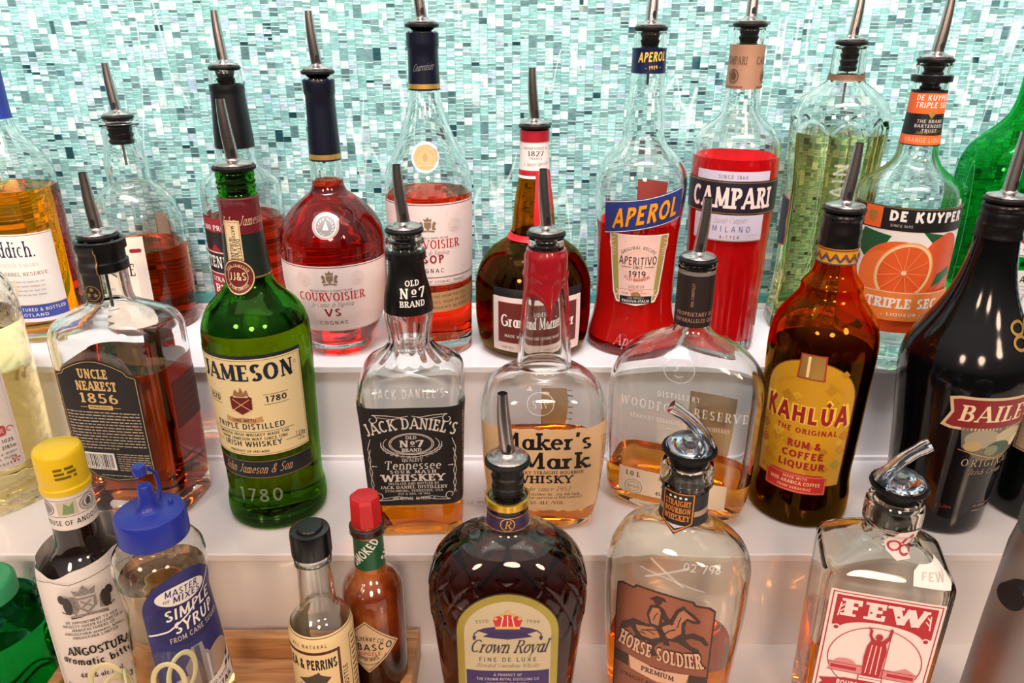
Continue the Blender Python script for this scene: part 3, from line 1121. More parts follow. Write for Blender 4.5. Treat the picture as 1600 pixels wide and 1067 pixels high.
# ---- 2 round clear bottle, paper label seen edge on
b = bottle('whiskey_bottle', 'round clear bottle with bare glass neck, part full of amber whiskey, against the tiled wall', 'bottle', -0.392, 0.790, 1, 0)
p = Prof([(0, 42), (3, 44.5), (24, 45), (97, 44.5), (120, 43), (134, 38), (146, 29), (153, 21.5), (162, 20.5), (170, 21.2), (182, 19), (196, 17), (208, 16.4), (209, 18.4), (214, 18.4), (215, 16.5)])
bottle_body(b, p, CLEAR, AMBERL, 88, t=3, tb=9)
L = Label()
L.rect(-46, -46, 22, 46, surf('beige_label_paper', '#ecd9c8', .55, vary=.02))
L.text('WOODINVILLE', -28, 6, 13, BLK, w=76, font='serif', al='c', wt=.17).text('STRAIGHT', -36, 24, 6, BLK, w=40, font='serif').text('BOURBON WHISKEY', -32, -12, 4.5, BLK, w=58, font='serif', it=.25)
L.rect(8, 30, 19, 34, CRIM, r=1.5).text('EST 2010', -7, 38, 2.6, GREY, w=14)
for i in range(9):
    L.line([(12 + i * 1.1, 22 - (i % 3) * 3), (12 + i * 1.1, -38 + (i % 4) * 4)], .45, LTGREY)
L.ring(-12, -8, 8, 8, .7, LTGREY)
L.build('front_label', p, b, zc=60)
L = Label()
L.rect(-22, -35, 22, 38, surf('beige_label_paper', '#ecd9c8', .55, vary=.02))
for i in range(9):
    L.fine(-18, 18, 30 - i * 6, 2.6, GREY)
L.build('back_label', p, b, zc=74, uc=146)
steel_pourer(b, 215, math.radians(160), rin=12.5)

# ---- 3 rye, black neck wrap
b = bottle('whiskey_bottle', 'clear round-shouldered bottle with a black neck wrap, behind the green glass bottle', 'bottle', -0.275, 0.778, 1, -42)
p = Prof([(0, 36), (3, 38.8), (43, 39), (145, 39.3), (153, 38.5), (160, 34), (166, 26), (172, 20), (180, 18.6), (192, 18.4), (240, 15.6), (250, 15.4), (251, 15.8), (261, 15.2), (262, 14.5)])
bottle_body(b, p, CLEAR, COGNACP, 122, t=3, tb=8)
wrap = sleeve(b, p, 190, 249, .5, surf('black_shrink_wrap', '#0b0b0e', .35, vary=.05), 'neck_wrap', steps=lambda z: .5 if z > 244 else 0)
L = Label()
L.rect(-10, -26, 4, 26, ink('#c4575c')).ell(-3, -18, 6, 7, ink('#e3cbb0')).ring(-3, -18, 5.4, 6.4, .8, CRIM)
L.text('BOTTLED IN BOND', -1, 4, 5, WHT, w=42, rot=90)
L.build('neck_label', p, b, zc=218, uc=-18, off=.9)
L = Label()
L.rect(-46, -42, 46, 42, CRIM)
L.poly([(-46, 30), (0, 28), (46, 30), (46, 16), (8, 8), (0, 16), (-8, 8), (-46, 16)], BLK).text('100 PROOF', 6, 30, 5, WHT, w=40, font='serif').rect(-46, -14, 46, 6, BLK)
L.text('RITTENHOUSE', 6, -9, 12, WHT, w=84, font='slab').line([(-46, 7), (46, 7)], .8, WHT).line([(-46, -15), (46, -15)], .8, WHT)
L.text('STRAIGHT', 6, -24, 5, WHT, w=38, font='serif').text('RYE', 6, -36, 9, WHT, w=34, font='slab').text('WHISKY', 6, -41, 4, WHT, w=26)
L.build('front_label', p, b, zc=84, uc=6)
steel_pourer(b, 262, math.radians(200))


# ---- 4, 5 two cognacs of the same house
def cognac_label(p, b, zc, W, H0, H1, big, vs, vsy, vsh, top):
    L = Label()
    L.rect(-W, H0, W, H1, PINKP).line([(-W, H1 - 1.4), (W, H1 - 1.4)], .7, ink('#6b2430'))
    L.line([(-W, H0 + 1), (W, H0 + 1)], .5, GOLD)
    for i in range(60):
        x, y = random.uniform(-W + 3, W - 3), random.uniform(H0 + 4, H1 - 6)
        if abs(x) > 12 and (y > top - 10 or y < 0):
            L.poly([(x, y), (x + .5, y + 1), (x, y + 2), (x - .5, y + 1)], ink('#e2c8c4'), same=(i > 0))
    for k in (-1, 1):
        for r in (6.5, 4.6, 2.6):
            L.ring(k * 26, top - 1, r, r, .5, ink('#dfcfc9'))
        L.ell(k * 26, top - 1, 2.2, 2.2, ink('#e3d5cf'))
    crest(L, 0, top, 12, TAUPE)
    L.text('MAISON FONDEE A JARNAC EN 1828', 0, top - 12.6, 1.9, GREY, w=big * .62)
    L.text('COURVOISIER', 0, top - 21.8, 8.2, RED, w=big, font='serif', wt=.17, grow=.0)
    L.text('Le Cognac de Napoleon', 0, top - 28, 4.6, ink('#6e5a55'), w=big * .62, font='serif', it=.35, wt=.08)
    L.text(vs, 0, vsy, vsh, CRIM, w=vsh * (1.9 if len(vs) == 2 else 3.4), wt=.19, sp=.2).text('COGNAC', 0, vsy - vsh - 1.2, 4, BLK, w=27, wt=.13, sp=.35)
    return L


b = bottle('cognac_bottle', 'squat round-bellied bottle of red cognac with silver medallion and pale pink label', 'bottle', -0.174, 0.727, 1, 6)
p = Prof([(0, 28.5), (3, 30), (12, 32), (20, 37), (29, 41.5), (49, 47), (87, 50), (112, 50), (120, 48.5), (131, 43.7), (143, 34), (152, 23.5), (158, 16.5), (165, 14.6), (186, 14.2), (243, 12.6), (256, 13), (258, 12.4)])
bottle_body(b, p, CLEAR, COGNAC, 168, t=3, tb=10)
foil = surf('navy_foil', '#0a0f20', .3, vary=.05)
sleeve(b, p, 186, 257, .5, foil, 'neck_foil', steps=lambda z: .9 if z > 244 else 0)
sleeve(b, p, 187.5, 192, .62, GOLD, 'foil_band')
cognac_label(p, b, 63, 72, -33, 34, 64, 'VS', -16, 8, 22).build('front_label', p, b, zc=63)
L = Label()
L.ell(0, 0, 12, 11, CLEAR and clear_print('glass_button', '#f6dcd8', .5)).ell(0, 0, 9.4, 9, surf('silver_foil', '#8c827e', .5)).ring(0, 0, 9.4, 9, .7, WHT)
wreath(L, 0, -.5, 5.6, WHT)
L.poly([(-2.6, -3), (0, 4), (2.6, -3)], WHT)
L.build('medallion', p, b, zc=133, off=1.2)
steel_pourer(b, 259, math.radians(190), rise=2)

b = bottle('cognac_bottle', 'tall tapering cognac bottle with bare upper glass, gold medallion and white label', 'bottle', -0.079, 0.727, 1, 3)
p = Prof([(0, 36), (3, 38), (23, 38.5), (93, 39.8), (162, 41), (172, 40), (183, 36.5), (196, 30), (215, 22), (232, 16.5), (247, 14), (282, 13), (296, 13), (297, 12.3)])
bottle_body(b, p, CLEAR, COGNACP, 157, t=3, tb=16)
sleeve(b, p, 248, 296, .5, foil, 'neck_foil', steps=lambda z: .9 if z > 284 else 0)
sleeve(b, p, 249.5, 253.5, .62, GOLD, 'foil_band')
L = cognac_label(p, b, 113, 60, -38, 40, 60, 'VSOP', -16, 8, 20)
L.line([(-60, -30), (60, -30)], .7, ink('#6b2430'))
L.text('PRODUCT OF COGNAC, FRANCE', 8, -35.4, 2.4, GREY, w=58)
L.build('front_label', p, b, zc=113)
L = Label()
L.rect(-60, -10, 60, 10, surf('matte_gold_label', '#c49a6c', .5, metal=.2))
for i, s in enumerate(('COGNAC FINE FROM THE CRUS', 'ARRONDIES, AGED IN OAK', 'AN ELEGANT BLEND')):
    L.text(s, 12, 4.5 - i * 5.6, 2.4, ink('#7a5636'), w=52)
L.build('gold_label', p, b, zc=58, skew=.03)
L = Label()
L.ring(0, 0, 12.5, 13, 2.2, clear_print('glass_button2', '#ffffff', .35)).ell(0, 0, 10, 10.5, surf('gold_medal', '#c0935c', .5, vary=.03))
wreath(L, 0, -.6, 6.2, ink('#a27a48'))
L.poly([(-1.6, -3), (-2.2, 1), (0, 4), (2.2, 1), (1.6, -3)], ink('#a27a48'))
L.build('medallion', p, b, zc=193, off=1.0)
L = Label()
L.text('Courvoisier', 0, -2, 6, ink('#8b8a90'), w=18, font='serif', it=.4, wt=.09, slope=.12)
L.build('foil_signature', p, b, zc=267, off=.8)
steel_pourer(b, 298, math.radians(170), rise=1.5)

# ---- 6 orange liqueur with ribbon
b = bottle('liqueur_bottle', 'squat brown glass liqueur bottle with red ribbon, wax seal and framed label', 'bottle', 0.021, 0.729, 1, 4)
p = Prof([(0, 40), (2, 46), (8, 53), (20, 56), (39, 57.5), (66, 57.2), (80, 54), (92, 48), (100, 41.5), (106, 33), (111, 26), (116, 22.4), (124, 20.6), (140, 19.2), (155, 17.2), (173, 14.4), (203, 13), (213, 13), (214, 12)])
bottle_body(b, p, BROWNG, ORANGEL, 118, t=3, tb=9)
sleeve(b, p, 203, 213, .7, surf('red_foil', '#a3192a', .35, vary=.06), 'neck_foil')
L = Label()
L.rect(-34, -17, 34, 17, PINKP).rect(-34, -17, 34, -9.5, ink('#c0242f')).rect(-34, -17, 34, -14.5, PAPER)
L.text('MAISON FONDEE EN', 0, 9.5, 2.2, GREY, w=24).text('1827', 0, 3.6, 4.6, BLK, w=15, font='serif').text('FRANCE', 0, .4, 2.0, GREY, w=12).text('A. Marnier-Lapostolle', 0, -5, 3.2, BLK, w=25, font='serif', it=.4, wt=.09, slope=.04)
L.text('LIQUEUR GRANDE', 1, -13.2, 2.4, ink('#8a1d22'), w=30)
L.build('neck_label', p, b, zc=187)
rib = surf('red_ribbon', '#cf1524', .45, vary=.05)
sleeve(b, p, 112, 117, 1.0, rib, 'ribbon_collar')
L = Label()
L.poly([(-2, 36), (14, 36), (16, 10), (13, -16), (9, -24), (2, -34), (-3, -24), (-4, -6), (-3, 14)], rib)
L.build('ribbon', p, b, zc=140, uc=2, off=1.4)
L = Label()
L.rect(-46, -36, 46, 28, BLK).rect(-46, -36, 46, 20, PINKP).rect(-40, -26, 40, 15, ink('#6d2a24')).frame(-40, -26, 40, 15, .8, ink('#9b2b2b'))
L.text('Grand Marnier', 0, -9, 12, WHT, w=74, font='serif', wt=.2, sp=.06).text('MADE WITH FINE COGNAC BRANDY', 0, -20, 3, WHT, w=66).text('LIQUEUR', 0, 4, 4, WHT, w=22)
L.text('40% VOL', -36, -32.5, 2.4, GREY, al='l').text('PRODUCE OF FRANCE', 36, -32.5, 2.2, GREY, al='r')
L.build('front_label', p, b, zc=47)
sealm = surf('dark_red_wax', '#7b1416', .3, vary=.15, coat=.4)
L = Label()
L.ell(0, 0, 12, 10, clear_print('glass_seal', '#c06a4a', .55)).ring(0, 0, 12, 10, 1.6, clear_print('glass_seal_rim', '#f0c0a0', .5))
L.build('seal', p, b, zc=98, off=1.6, uc=12)
steel_pourer(b, 214, math.radians(195))

# ---- 7 orange aperitif
b = bottle('aperitif_bottle', 'waisted clear bottle of bright orange-red aperitif with slanting blue band label', 'bottle', 0.123, 0.734, 1, -5)
p = Prof([(0, 40), (2, 43), (8, 45), (18, 43.5), (43, 38.6), (70, 37.8), (113, 39.2), (150, 43), (163, 43.4), (174, 41.5), (185, 36), (194, 27.5), (200, 22), (209, 18.6), (231, 17.2), (262, 15), (280, 14.6), (296, 14.4), (297, 13.4)])
bottle_body(b, p, CLEAR, APERITIF, 128, t=3, tb=11, punt=5)
sleeve(b, p, 262, 283, .5, surf('navy_neck_wrap', '#0d173a', .35, vary=.05), 'neck_wrap', steps=lambda z: .5 if z > 280 else 0)
YEL, ORG = ink('#e5b64a'), ink('#f4a024')
L = Label()
L.text('APEROL', 0, 2, 8, YEL, w=25, wt=.19, it=.1, slope=.06).text('- 1919 -', 1, -4.5, 3.2, YEL, w=14, slope=.06)
L.build('neck_print', p, b, zc=270, uc=2, off=.75)
L = Label()
bb = surf('blue_label', '#27387f', .4, vary=.03)
L.poly([(-40, -16), (40, -11), (40, 19), (0, 16), (-40, 16)], bb).line([(-40, 15), (0, 15), (40, 18)], .6, WHT).line([(-40, -15), (40, -10)], .6, WHT)
L.text('APEROL', 1, -8.5, 18.5, ink('#6b3c14'), w=63, wt=.23, it=.12, slope=.07).text('APEROL', 1, -8, 18, ORG, w=62, wt=.20, it=.12, slope=.07)
L.build('band_label', p, b, zc=141, uc=2, off=.5, skew=.14)
L = Label()
olive, pk = ink('#a69a52'), ink('#efc9bd')
L.poly([(-30, 36), (30, 36), (23, -22), (19, -31), (0, -34), (-19, -31), (-23, -22)], PAPER)
L.poly([(-28.5, 35), (28.5, 35), (21.6, -21), (18, -29.5), (0, -32.5), (-18, -29.5), (-21.6, -21)], olive)
L.poly([(-21, 35), (21, 35), (16, -31), (0, -32.5), (-16, -31)], pk)
for k in (-1, 1):
    for j in range(4):
        L.curl(k * 24, 26 - j * 3, 6 - j, .8, pk, 90, 90 - k * 200, .3)
    L.curl(k * 19.5, -22, 3, 1, pk, 90, 90 + k * 220, .3)
L.ring(0, 6, 14.5, 14.5, .4, ink('#e2b3a6')).ring(0, 6, 12, 12, .3, ink('#e2b3a6'))
L.text('ORIGINAL RECIPE', 0, 22.5, 3.2, GREY, w=33, arc=22).text('APERITIVO', 0, 7, 7.4, BLK, w=36, font='sans', wt=.13, grow=.15).line([(-16, 4.6), (-6, 4.6)], .5, BLK).line([(6, 4.6), (16, 4.6)], .5, BLK).text('SINCE', 0, 3, 3, BLK, w=9)
L.text('1919', 0, -5.6, 6.4, BLK, w=16, wt=.14).text('F.LLI BARBIERI', 0, -9.5, 3, RED, w=26, arc=-26).text('LIQUEUR', 0, -16.5, 3, GREY, w=15).line([(-16, -17.8), (16, -17.8)], .3, RED).text('PRODUCT OF ITALY', 0, -20, 1.6, RED, w=14).text('11% VOL 70CL', 0, -22.5, 1.6, RED, w=26)
L.ell(0, -24.6, 4.6, 4.6, GOLD)
L.poly([(-15, -31.6), (15, -31.6), (15.2, -24.5), (-15.2, -24.5)], BLK).text('CASA FONDATA A', 0, -27, 1.8, LTGREY, w=15).text('PADOVA-ITALIA', 0, -30.6, 2.8, WHT, w=26)
L.build('front_label', p, b, zc=86, uc=-1)
L = Label()
L.rect(-24, -50, 24, 42, ink('#ee6a60'))
L.build('rear_label', p, b, zc=116, uc=126)
L = Label()
L.text('Aperol', 0, 0, 11, EMB, w=34, font='serif', it=.3, wt=.1)
L.build('embossed_name', p, b, zc=12, uc=-4, off=.3)
steel_pourer(b, 297, math.radians(60))

# ---- 8 red bitter
b = bottle('bitter_bottle', 'tall clear bottle of deep red bitter with dark band label and bronze neck wrap', 'bottle', 0.210, 0.732, 1, -16)


def flutes(z, t, x, y):
    return .9 * abs(math.sin(t * 14)) * min(1, max(0, (100 - z) / 14)) - .4


p = Prof([(0, 33), (3, 35.2), (56, 36.4), (110, 38.6), (166, 40.2), (197, 40), (207, 37.4), (214, 32), (221, 23), (227, 18), (236, 16.2), (248, 15.6), (286, 14.6), (299, 14.4), (300, 13.4)], S=112, disp=flutes)
bottle_body(b, p, CLEAR, BITTER, 190, t=3, tb=12)
bronze = surf('bronze_neck_wrap', '#b08468', .42, metal=.25, vary=.05)
sleeve(b, p, 249, 286, .5, bronze, 'neck_wrap', steps=lambda z: .5 if z > 283 else 0)
L = Label()
for u in (-30, 0, 30):
    L.text('CAMPARI', u, 4, 6.4, ink('#5d4030'), w=22, font='serif').ring(u, -6, 5, 6, .8, ink('#5d4030')).poly([(u - 2, -9), (u - 3, -5), (u, -1), (u + 3, -5), (u + 2, -9)], ink('#5d4030')).fine(u - 9, u + 9, -15.5, 1.4, ink('#5d4030'))
L.build('neck_print', p, b, zc=266, uc=-10, off=.9)
lav = surf('lavender_label', '#cdc6da', .5, vary=.02)
L = Label()
L.rect(-35, -39, 34, -10, lav).rect(-36, 17, 36, 25.5, lav).text('SINCE 1860', 0, 19, 3.4, GREY, w=26, sp=.3)
dk = surf('dark_navy_label', '#221c2c', .4, vary=.03)
L.rect(-58, -14, 58, 17, dk).line([(-58, 15.6), (58, 15.6)], .7, GOLD).line([(-58, -12.6), (58, -12.6)], .7, GOLD)
L.text('CAMPARI', 0, -8.6, 20, BLK, w=81, font='slab', wt=.28, sp=.1).text('CAMPARI', 0, -8, 19, ink('#f3dcd8'), w=79, font='slab', wt=.23, sp=.12)
L.text('Davide Campari', 1, -21.5, 5, ink('#a8928e'), w=30, font='serif', it=.4, wt=.08, slope=.05).text('MILANO', 3, -30, 5.6, ink('#5a5f92'), w=35, sp=.55, wt=.12).text('BITTER', 2, -36.5, 3, GOLD, w=18, sp=.4).fine(18, 33, -33, 1.2, LTGREY).line([(-35, -38.4), (34, -38.4)], .6, GOLD)
L.build('front_label', p, b, zc=155, uc=0)
steel_pourer(b, 300, math.radians(80))

# ---- 9 fluted elderflower liqueur
b = bottle('liqueur_bottle', 'tall fluted clear bottle of pale yellow liqueur with scalloped dome shoulder', 'bottle', 0.323, 0.783, 1, -8)


def panels(z, t, x, y):
    arch = 205 + 13 * abs(math.cos(4 * t)) ** .8
    k = min(1, max(0, (arch - z) / 2.5))
    return 1.0 - k * 3.4 * abs(math.cos(4 * t)) ** .6


p = Prof([(0, 45), (4, 46), (31, 43), (60, 41), (132, 41), (180, 43.4), (205, 45), (216, 45), (224, 43.6), (233, 39.2), (241, 31), (248, 21), (251, 17.2), (253, 16), (272, 14.6), (282, 14.6), (283, 13.4)], S=192, disp=panels, sub=14)
bottle_body(b, p, CLEAR, ELDER, 204, t=5.2, tb=14)
sleeve(b, p, 252.5, 258, 1.4, surf('brown_collar', '#6d4a36', .45), 'neck_collar')
L = Label()
L.text('ST GERMAIN', 0, -5, 13, EMB, w=120, rot=90)
L.build('embossed_name', p, b, zc=125, uc=4, off=2.0)
L = Label()
L.poly([(-16, -24), (0, -27), (16, -24), (17, -14), (15, 0), (17, 14), (16, 24), (0, 27), (-16, 24), (-17, 14), (-15, 0), (-17, -14)], ink('#d8574a'))
L.poly([(-14.6, -22.6), (0, -25.4), (14.6, -22.6), (15.4, -14), (13.6, 0), (15.4, 14), (14.6, 22.6), (0, 25.4), (-14.6, 22.6), (-15.4, 14), (-13.6, 0), (-15.4, -14)], surf('plum_label', '#35243f', .45))
for i in range(7):
    L.line([(-9 + i * 3, -18), (-9 + i * 3, 18)], .5, ink('#6a4a5c'))
L.build('side_label', p, b, zc=115, uc=-64, off=2.2)
steel_pourer(b, 284, math.radians(30), tube_len=60)

# ---- 10 triple sec
b = bottle('liqueur_bottle', 'clear bottle with a halved orange on its label and orange-black neck band', 'bottle', 0.364, 0.702, 1, -13)
p = Prof([(0, 41), (3, 43.4), (43, 44), (146, 45), (160, 44.6), (168, 41.6), (175, 35), (182, 26), (188, 20.4), (196, 17.4), (246, 14.2), (256, 14), (257, 15.4), (262, 15.4), (263, 14), (271, 14.4), (272, 13.2)])
bottle_body(b, p, CLEAR, WATERY, 30, t=3, tb=12, punt=6)
sleeve(b, p, 257, 262.5, 1.2, BLACKPL, 'neck_ring')
OR1 = ink('#f0662a')
L = Label()
L.rect(-50, -23, 50, 23, BLK).rect(-50, 4, 50, 21, OR1).rect(-50, -22, 50, -14, OR1)
L.text('DE KUYPER', 2, 15, 4.6, WHT, w=29, it=.1).text('TRIPLE SEC', 2, 9, 4.6, WHT, w=29, it=.1).poly([(2, 7), (5, 4), (2, 0), (-1, 4)], GOLD)
for i, s in enumerate(('THE BRAND', 'BARTENDERS', 'TRUST')):
    L.text(s, 2, -3.5 - i * 4, 2.8, LTGREY, w=(22, 25, 13)[i], it=.1)
L.text('John de Kuyper', 2, -12.5 + .4, 2.6, GOLD, w=22, font='serif', it=.4, wt=.1, slope=.08).text('ORANGE LIQUEUR', 2, -20, 4, ink('#ffb48a'), w=38)
L.build('neck_label', p, b, zc=227, off=.4)
OR2, OR3, LEAF = ink('#dd4f1e'), ink('#f6a45c'), ink('#1f5a34')
L = Label()
L.rect(-64, -58, 64, 58, PAPER)
L.poly([(-44, 36), (-18, 32), (-26, 16), (-40, 10), (-50, 20)], LEAF).poly([(6, 38), (28, 34), (20, 24)], LEAF)
L.ell(33, -2, 22, 38, OR2, n=48).ell(31, 8, 22, 26, ink('#e2582a'), n=40)
L.poly([(24, -14), (48, -4), (44, 4), (28, -2)], LEAF).poly([(26, -18), (46, -2), (44, 2)], ink('#2f7a44'))
L.ell(-9, -3, 33, 31, OR1, n=48).ell(-22, -6, 20, 24, ink('#f57a34'), n=32)
for c, r in (('#f3a75e', 1.0), ('#fbd6a0', .955), ('#e8602a', .87)):
    pts = []
    for i in range(40):
        a = 2 * math.pi * i / 40
        x, y = 25 * r * math.cos(a), 31 * r * math.sin(a)
        pts.append((-3 + x * .9 + y * .3, 0 + y * .86 - x * .30))
    L.poly(pts, ink(c))
for i in range(11):
    a = 2 * math.pi * i / 11 + .2
    x, y = 22 * math.cos(a), 26 * math.sin(a)
    L.line([(-3, 0), (-3 + x * .9 + y * .3, y * .86 - x * .30)], .55, ink('#f59c66'))
L.ell(-3, 0, 2.2, 2.2, ink('#fbd6a0'))
L.rect(-64, 37, 64, 58, BLK).rect(-46, 38, -29, 57, OR1).poly([(-42, 51), (-37.5, 53), (-33, 51), (-34, 45), (-37.5, 42), (-41, 45)], GOLD)
L.text('DE KUYPER', 11, 45.5, 9.4, WHT, w=68, wt=.25, sp=.14).text('SINCE 1695', -12, 40.6, 2.2, LTGREY, w=18).line([(-64, 57), (64, 57)], .6, GOLD)
L.rect(-64, -46, 64, -18, ink('#f08a3c')).text('TRIPLE SEC', 2, -34, 9.6, WHT, w=62, font='slab', wt=.24).text('- LIQUEUR -', 2, -41.4, 3, WHT, w=34).line([(-64, -19), (64, -19)], .5, PAPER)
L.rect(-64, -58, 64, -46, OR2).poly([(-40, -58), (-28, -47), (-20, -52), (-24, -58)], LEAF)
L.build('front_label', p, b, zc=97, uc=0)
steel_pourer(b, 272, math.radians(20))

# ---- 11 dry vermouth, green glass
b = bottle('vermouth_bottle', 'bright green glass bottle with round red emblem label beside the mosaic wall', 'bottle', 0.492, 0.755, 1, -10)
GREENL = liquid('green_bottle_spirit', (.90, .96, .8))
EMG = glass('emerald_glass', (0.16, 0.74, 0.34), bump=.12, bscale=45)
p = Prof([(0, 43, 43, 3), (3, 46, 46, 3), (43, 47, 47, 3), (150, 48.5, 48.5, 3), (170, 48, 48, 3), (188, 44, 44, 2.8), (202, 35, 35, 2.5), (214, 24, 24, 2.2), (226, 17), (244, 13.6), (300, 12.6), (308, 13.4), (312, 13)])
bottle_body(b, p, EMG, GREENL, 60, t=3, tb=9)
L = Label()
L.ell(0, 0, 29, 31, PAPER).ring(0, 0, 28, 30, .8, GREY).ell(0, 0, 17, 18, ink('#c8232c')).rect(-21, -7, 21, 7, BLK).text('MARTINI', 0, -4.4, 9, WHT, w=38, wt=.18)
for i in range(9):
    a = math.radians(50 + i * 10)
    L.line([(22 * math.cos(a), 23 * math.sin(a)), (22 * math.cos(a) + 1.6, 23 * math.sin(a) + 1.6)], .7, GREY).line([(22 * math.cos(a), -23 * math.sin(a)), (22 * math.cos(a) + 1.4, -23 * math.sin(a) - 1.6)], .7, GREY)
L.build('round_label', p, b, zc=128, uc=6)
L = Label()
L.rect(-38, -22, 38, 22, PAPER).text('EXTRA DRY', 2, 10, 6.4, BLK, w=46, wt=.16, sp=.2).line([(-34, 6), (34, 6)], .4, GREY).line([(-34, -2), (34, -2)], .4, GREY)
L.text('Martini & Rossi', 2, -11, 9, GREY, w=44, font='serif', it=.4, wt=.1, slope=.1).fine(-30, 30, 2, 1.8, LTGREY)
L.build('front_label', p, b, zc=62, uc=6)
L = Label()
L.text('MARTINI EXTRA DRY', 0, -5, 11, clear_print('embossed_green', '#8ff0b0', .35), w=130, rot=90)
L.ring(0, 0, 9, 82, 1.2, clear_print('embossed_green', '#8ff0b0', .35))
L.build('embossed_name', p, b, zc=100, uc=-62, off=.4)


# ================================================================== lower step
# ---- 12 pale tequila at the frame's edge
b = bottle('tequila_bottle', 'wide hammered clear bottle of straw-coloured spirit with white label cut by the picture edge', 'bottle', -0.491, 0.612, 2, 46)
HAM = glass('hammered_glass', (0.985, 0.985, 0.96), bump=.35, bscale=70)
p = Prof([(0, 55, 50, 2.4), (3, 58, 52, 2.4), (30, 59, 53, 2.4), (120, 61, 54, 2.4), (180, 61, 54, 2.4), (200, 57, 50, 2.3), (214, 46, 42, 2.2), (222, 30, 29), (227, 18, 18), (240, 15), (260, 15), (268, 17), (276, 17), (277, 15)])
bottle_body(b, p, HAM, PALE, 168, t=3.4, tb=14)
L = Label()
lp = surf('grey_white_label', '#e4dcd6', .55, vary=.03)
rd = ink('#c04a48')
L.rect(-40, -52, 40, 52, lp).frame(-38, -50, 38, 50, .4, LTGREY)
for s in ((1, 1), (1, -1), (-1, 1), (-1, -1)):
    for k in range(5):
        a = k * 1.26
        L.poly([(s[0] * 33, s[1] * 45), (s[0] * 33 + 4 * math.cos(a), s[1] * 45 + 4 * math.sin(a)), (s[0] * 33 + 3.6 * math.cos(a + .5), s[1] * 45 + 3.6 * math.sin(a + .5))], rd)
L.fine(-24, 30, 14, 2, GREY).fine(-28, 30, 4, 2, GREY).fine(-24, 30, -1, 2, GREY)
L.rect(10, -20, 31, -10, rd, r=3).text('100% AGAVE', 20.5, -17, 4, lp, w=17).curl(34, -15, 3, .8, rd, 0, 300)
L.text('NOM 1025', 24, -27, 3.4, BLK, w=22).text('LOTE 2185m', 24, -33, 3.4, BLK, w=24).text('Hecho a mano', 22, -38, 3, BLK, w=26, font='serif', it=.4, wt=.1).text('40% ALC VOL 750ML', 17, -42.4, 2.4, GREY, w=34).text('FABRIQUES', 20, -48, 2.6, BLK, w=24, sp=.4)
L.build('front_label', p, b, zc=96, uc=-14)

# ---- 13 square whiskey bottle with black label
b = bottle('whiskey_bottle', 'rounded square clear bottle half full of brown whiskey, with arched black label and barcode', 'bottle', -0.335, 0.606, 2, -7)
p = Prof([(0, 43, 30, 4), (3, 46, 33, 4.5), (9, 47, 34, 5), (120, 48.5, 36, 5), (165, 48.5, 36, 5), (174, 47, 35, 4.5), (181, 42, 32, 3.8), (186, 34, 27, 3), (190, 25, 22, 2.4), (194, 18.6, 18.6), (200, 17.4), (221, 17), (222, 18.6), (229, 18.6), (230, 17.2), (238, 17.2), (239, 18.6), (246, 18.6), (247, 17)], S=96)
bottle_body(b, p, CLEAR, DARKW, 141, t=3.6, tb=16)
sleeve(b, p, 221, 247, .5, BLACKPL, 'neck_seal', steps=lambda z: .6 if z > 238 else 0)
seal = surf('black_seal_strip', '#17161a', .5)
L = Label()
L.poly([(-9, 26), (9, 26), (9, -16), (6, -21), (-6, -21), (-9, -16)], seal).line([(-8, 24), (-8, -16), (-5.6, -20), (5.6, -20), (8, -16), (8, 24)], .5, GOLD).ring(0, -12, 6.4, 6.4, .6, GOLD)
for cx, cy in ((0, -9), (-2.8, -13.6), (2.8, -13.6)):
    L.poly([(cx + (2.3 if k % 2 == 0 else 1.0) * math.cos(math.radians(90 + k * 36)), cy + (2.3 if k % 2 == 0 else 1.0) * math.sin(math.radians(90 + k * 36))) for k in range(10)], GOLD)
L.build('seal_strip', p, b, zc=218, uc=-2, off=1.6)
FG = ink('#d9b878')
L = Label()


def un_outline(m):
    pts = [(-37 + m, -50 + m), (-37 + m, 43 - m), (-29, 45 - m), (-26, 49 - m)]
    pts += [(-26 + 52 * i / 10, 49 - m + 8 * math.sin(math.pi * i / 10)) for i in range(1, 10)]
    pts += [(26, 49 - m), (29, 45 - m), (37 - m, 43 - m), (37 - m, -50 + m), (24, -52 + m), (18, -57 + m), (0, -60 + m), (-18, -57 + m), (-24, -52 + m)]
    return pts


L.poly(un_outline(0), surf('black_label_paper', '#1b1818', .5, vary=.04))
q = un_outline(1.8)
L.line(q + [q[0]], .45, FG)
L.text('UNCLE', -1, 40, 8.6, FG, w=26, font='slab', wt=.24).text('NEAREST', 0, 29, 8.6, FG, w=36, font='slab', wt=.24).text('1856', 0, 17.5, 9, FG, w=34, font='slab', wt=.17, sp=.14)
L.rect(-11, 11.4, 11, 15.4, FG, r=1).text('PREMIUM WHISKEY', 0, 12.4, 2.2, BLK, w=19).line([(-18, 13.4), (-12, 13.4)], .4, FG).line([(12, 13.4), (18, 13.4)], .4, FG)
for i in range(13):
    L.fine(-33, 33 if i < 12 else 8, 8 - i * 2.9, 1.7, ink('#b7a690'))
L.rect(-31, -48, 2, -31, WHT)
x = -29
while x < 0:
    wd = random.choice((.4, .7, 1.1))
    L.rect(x, -45.5, x + wd, -32.5, BLK, same=(x > -29))
    x += wd + random.choice((.5, .8))
L.text('8 55349 00614 1', -14.5, -47.6, 1.8, BLK, w=27)
for i in range(8):
    L.fine(4.5, 34, -32 - i * 2.3, 1.5, ink('#b7a690'))
L.fine(-14, 14, -54, 1.4, ink('#b7a690'))
L.build('front_label', p, b, zc=98, uc=-4)
L = Label()
br = surf('brown_label', '#5a2420', .5, vary=.05)
L.rect(-24, -22, 24, 22, br)
for i in range(5):
    L.line([(-22, 14 - i * 7), (22, 14 - i * 7)], .5, ink('#7a3a33'))
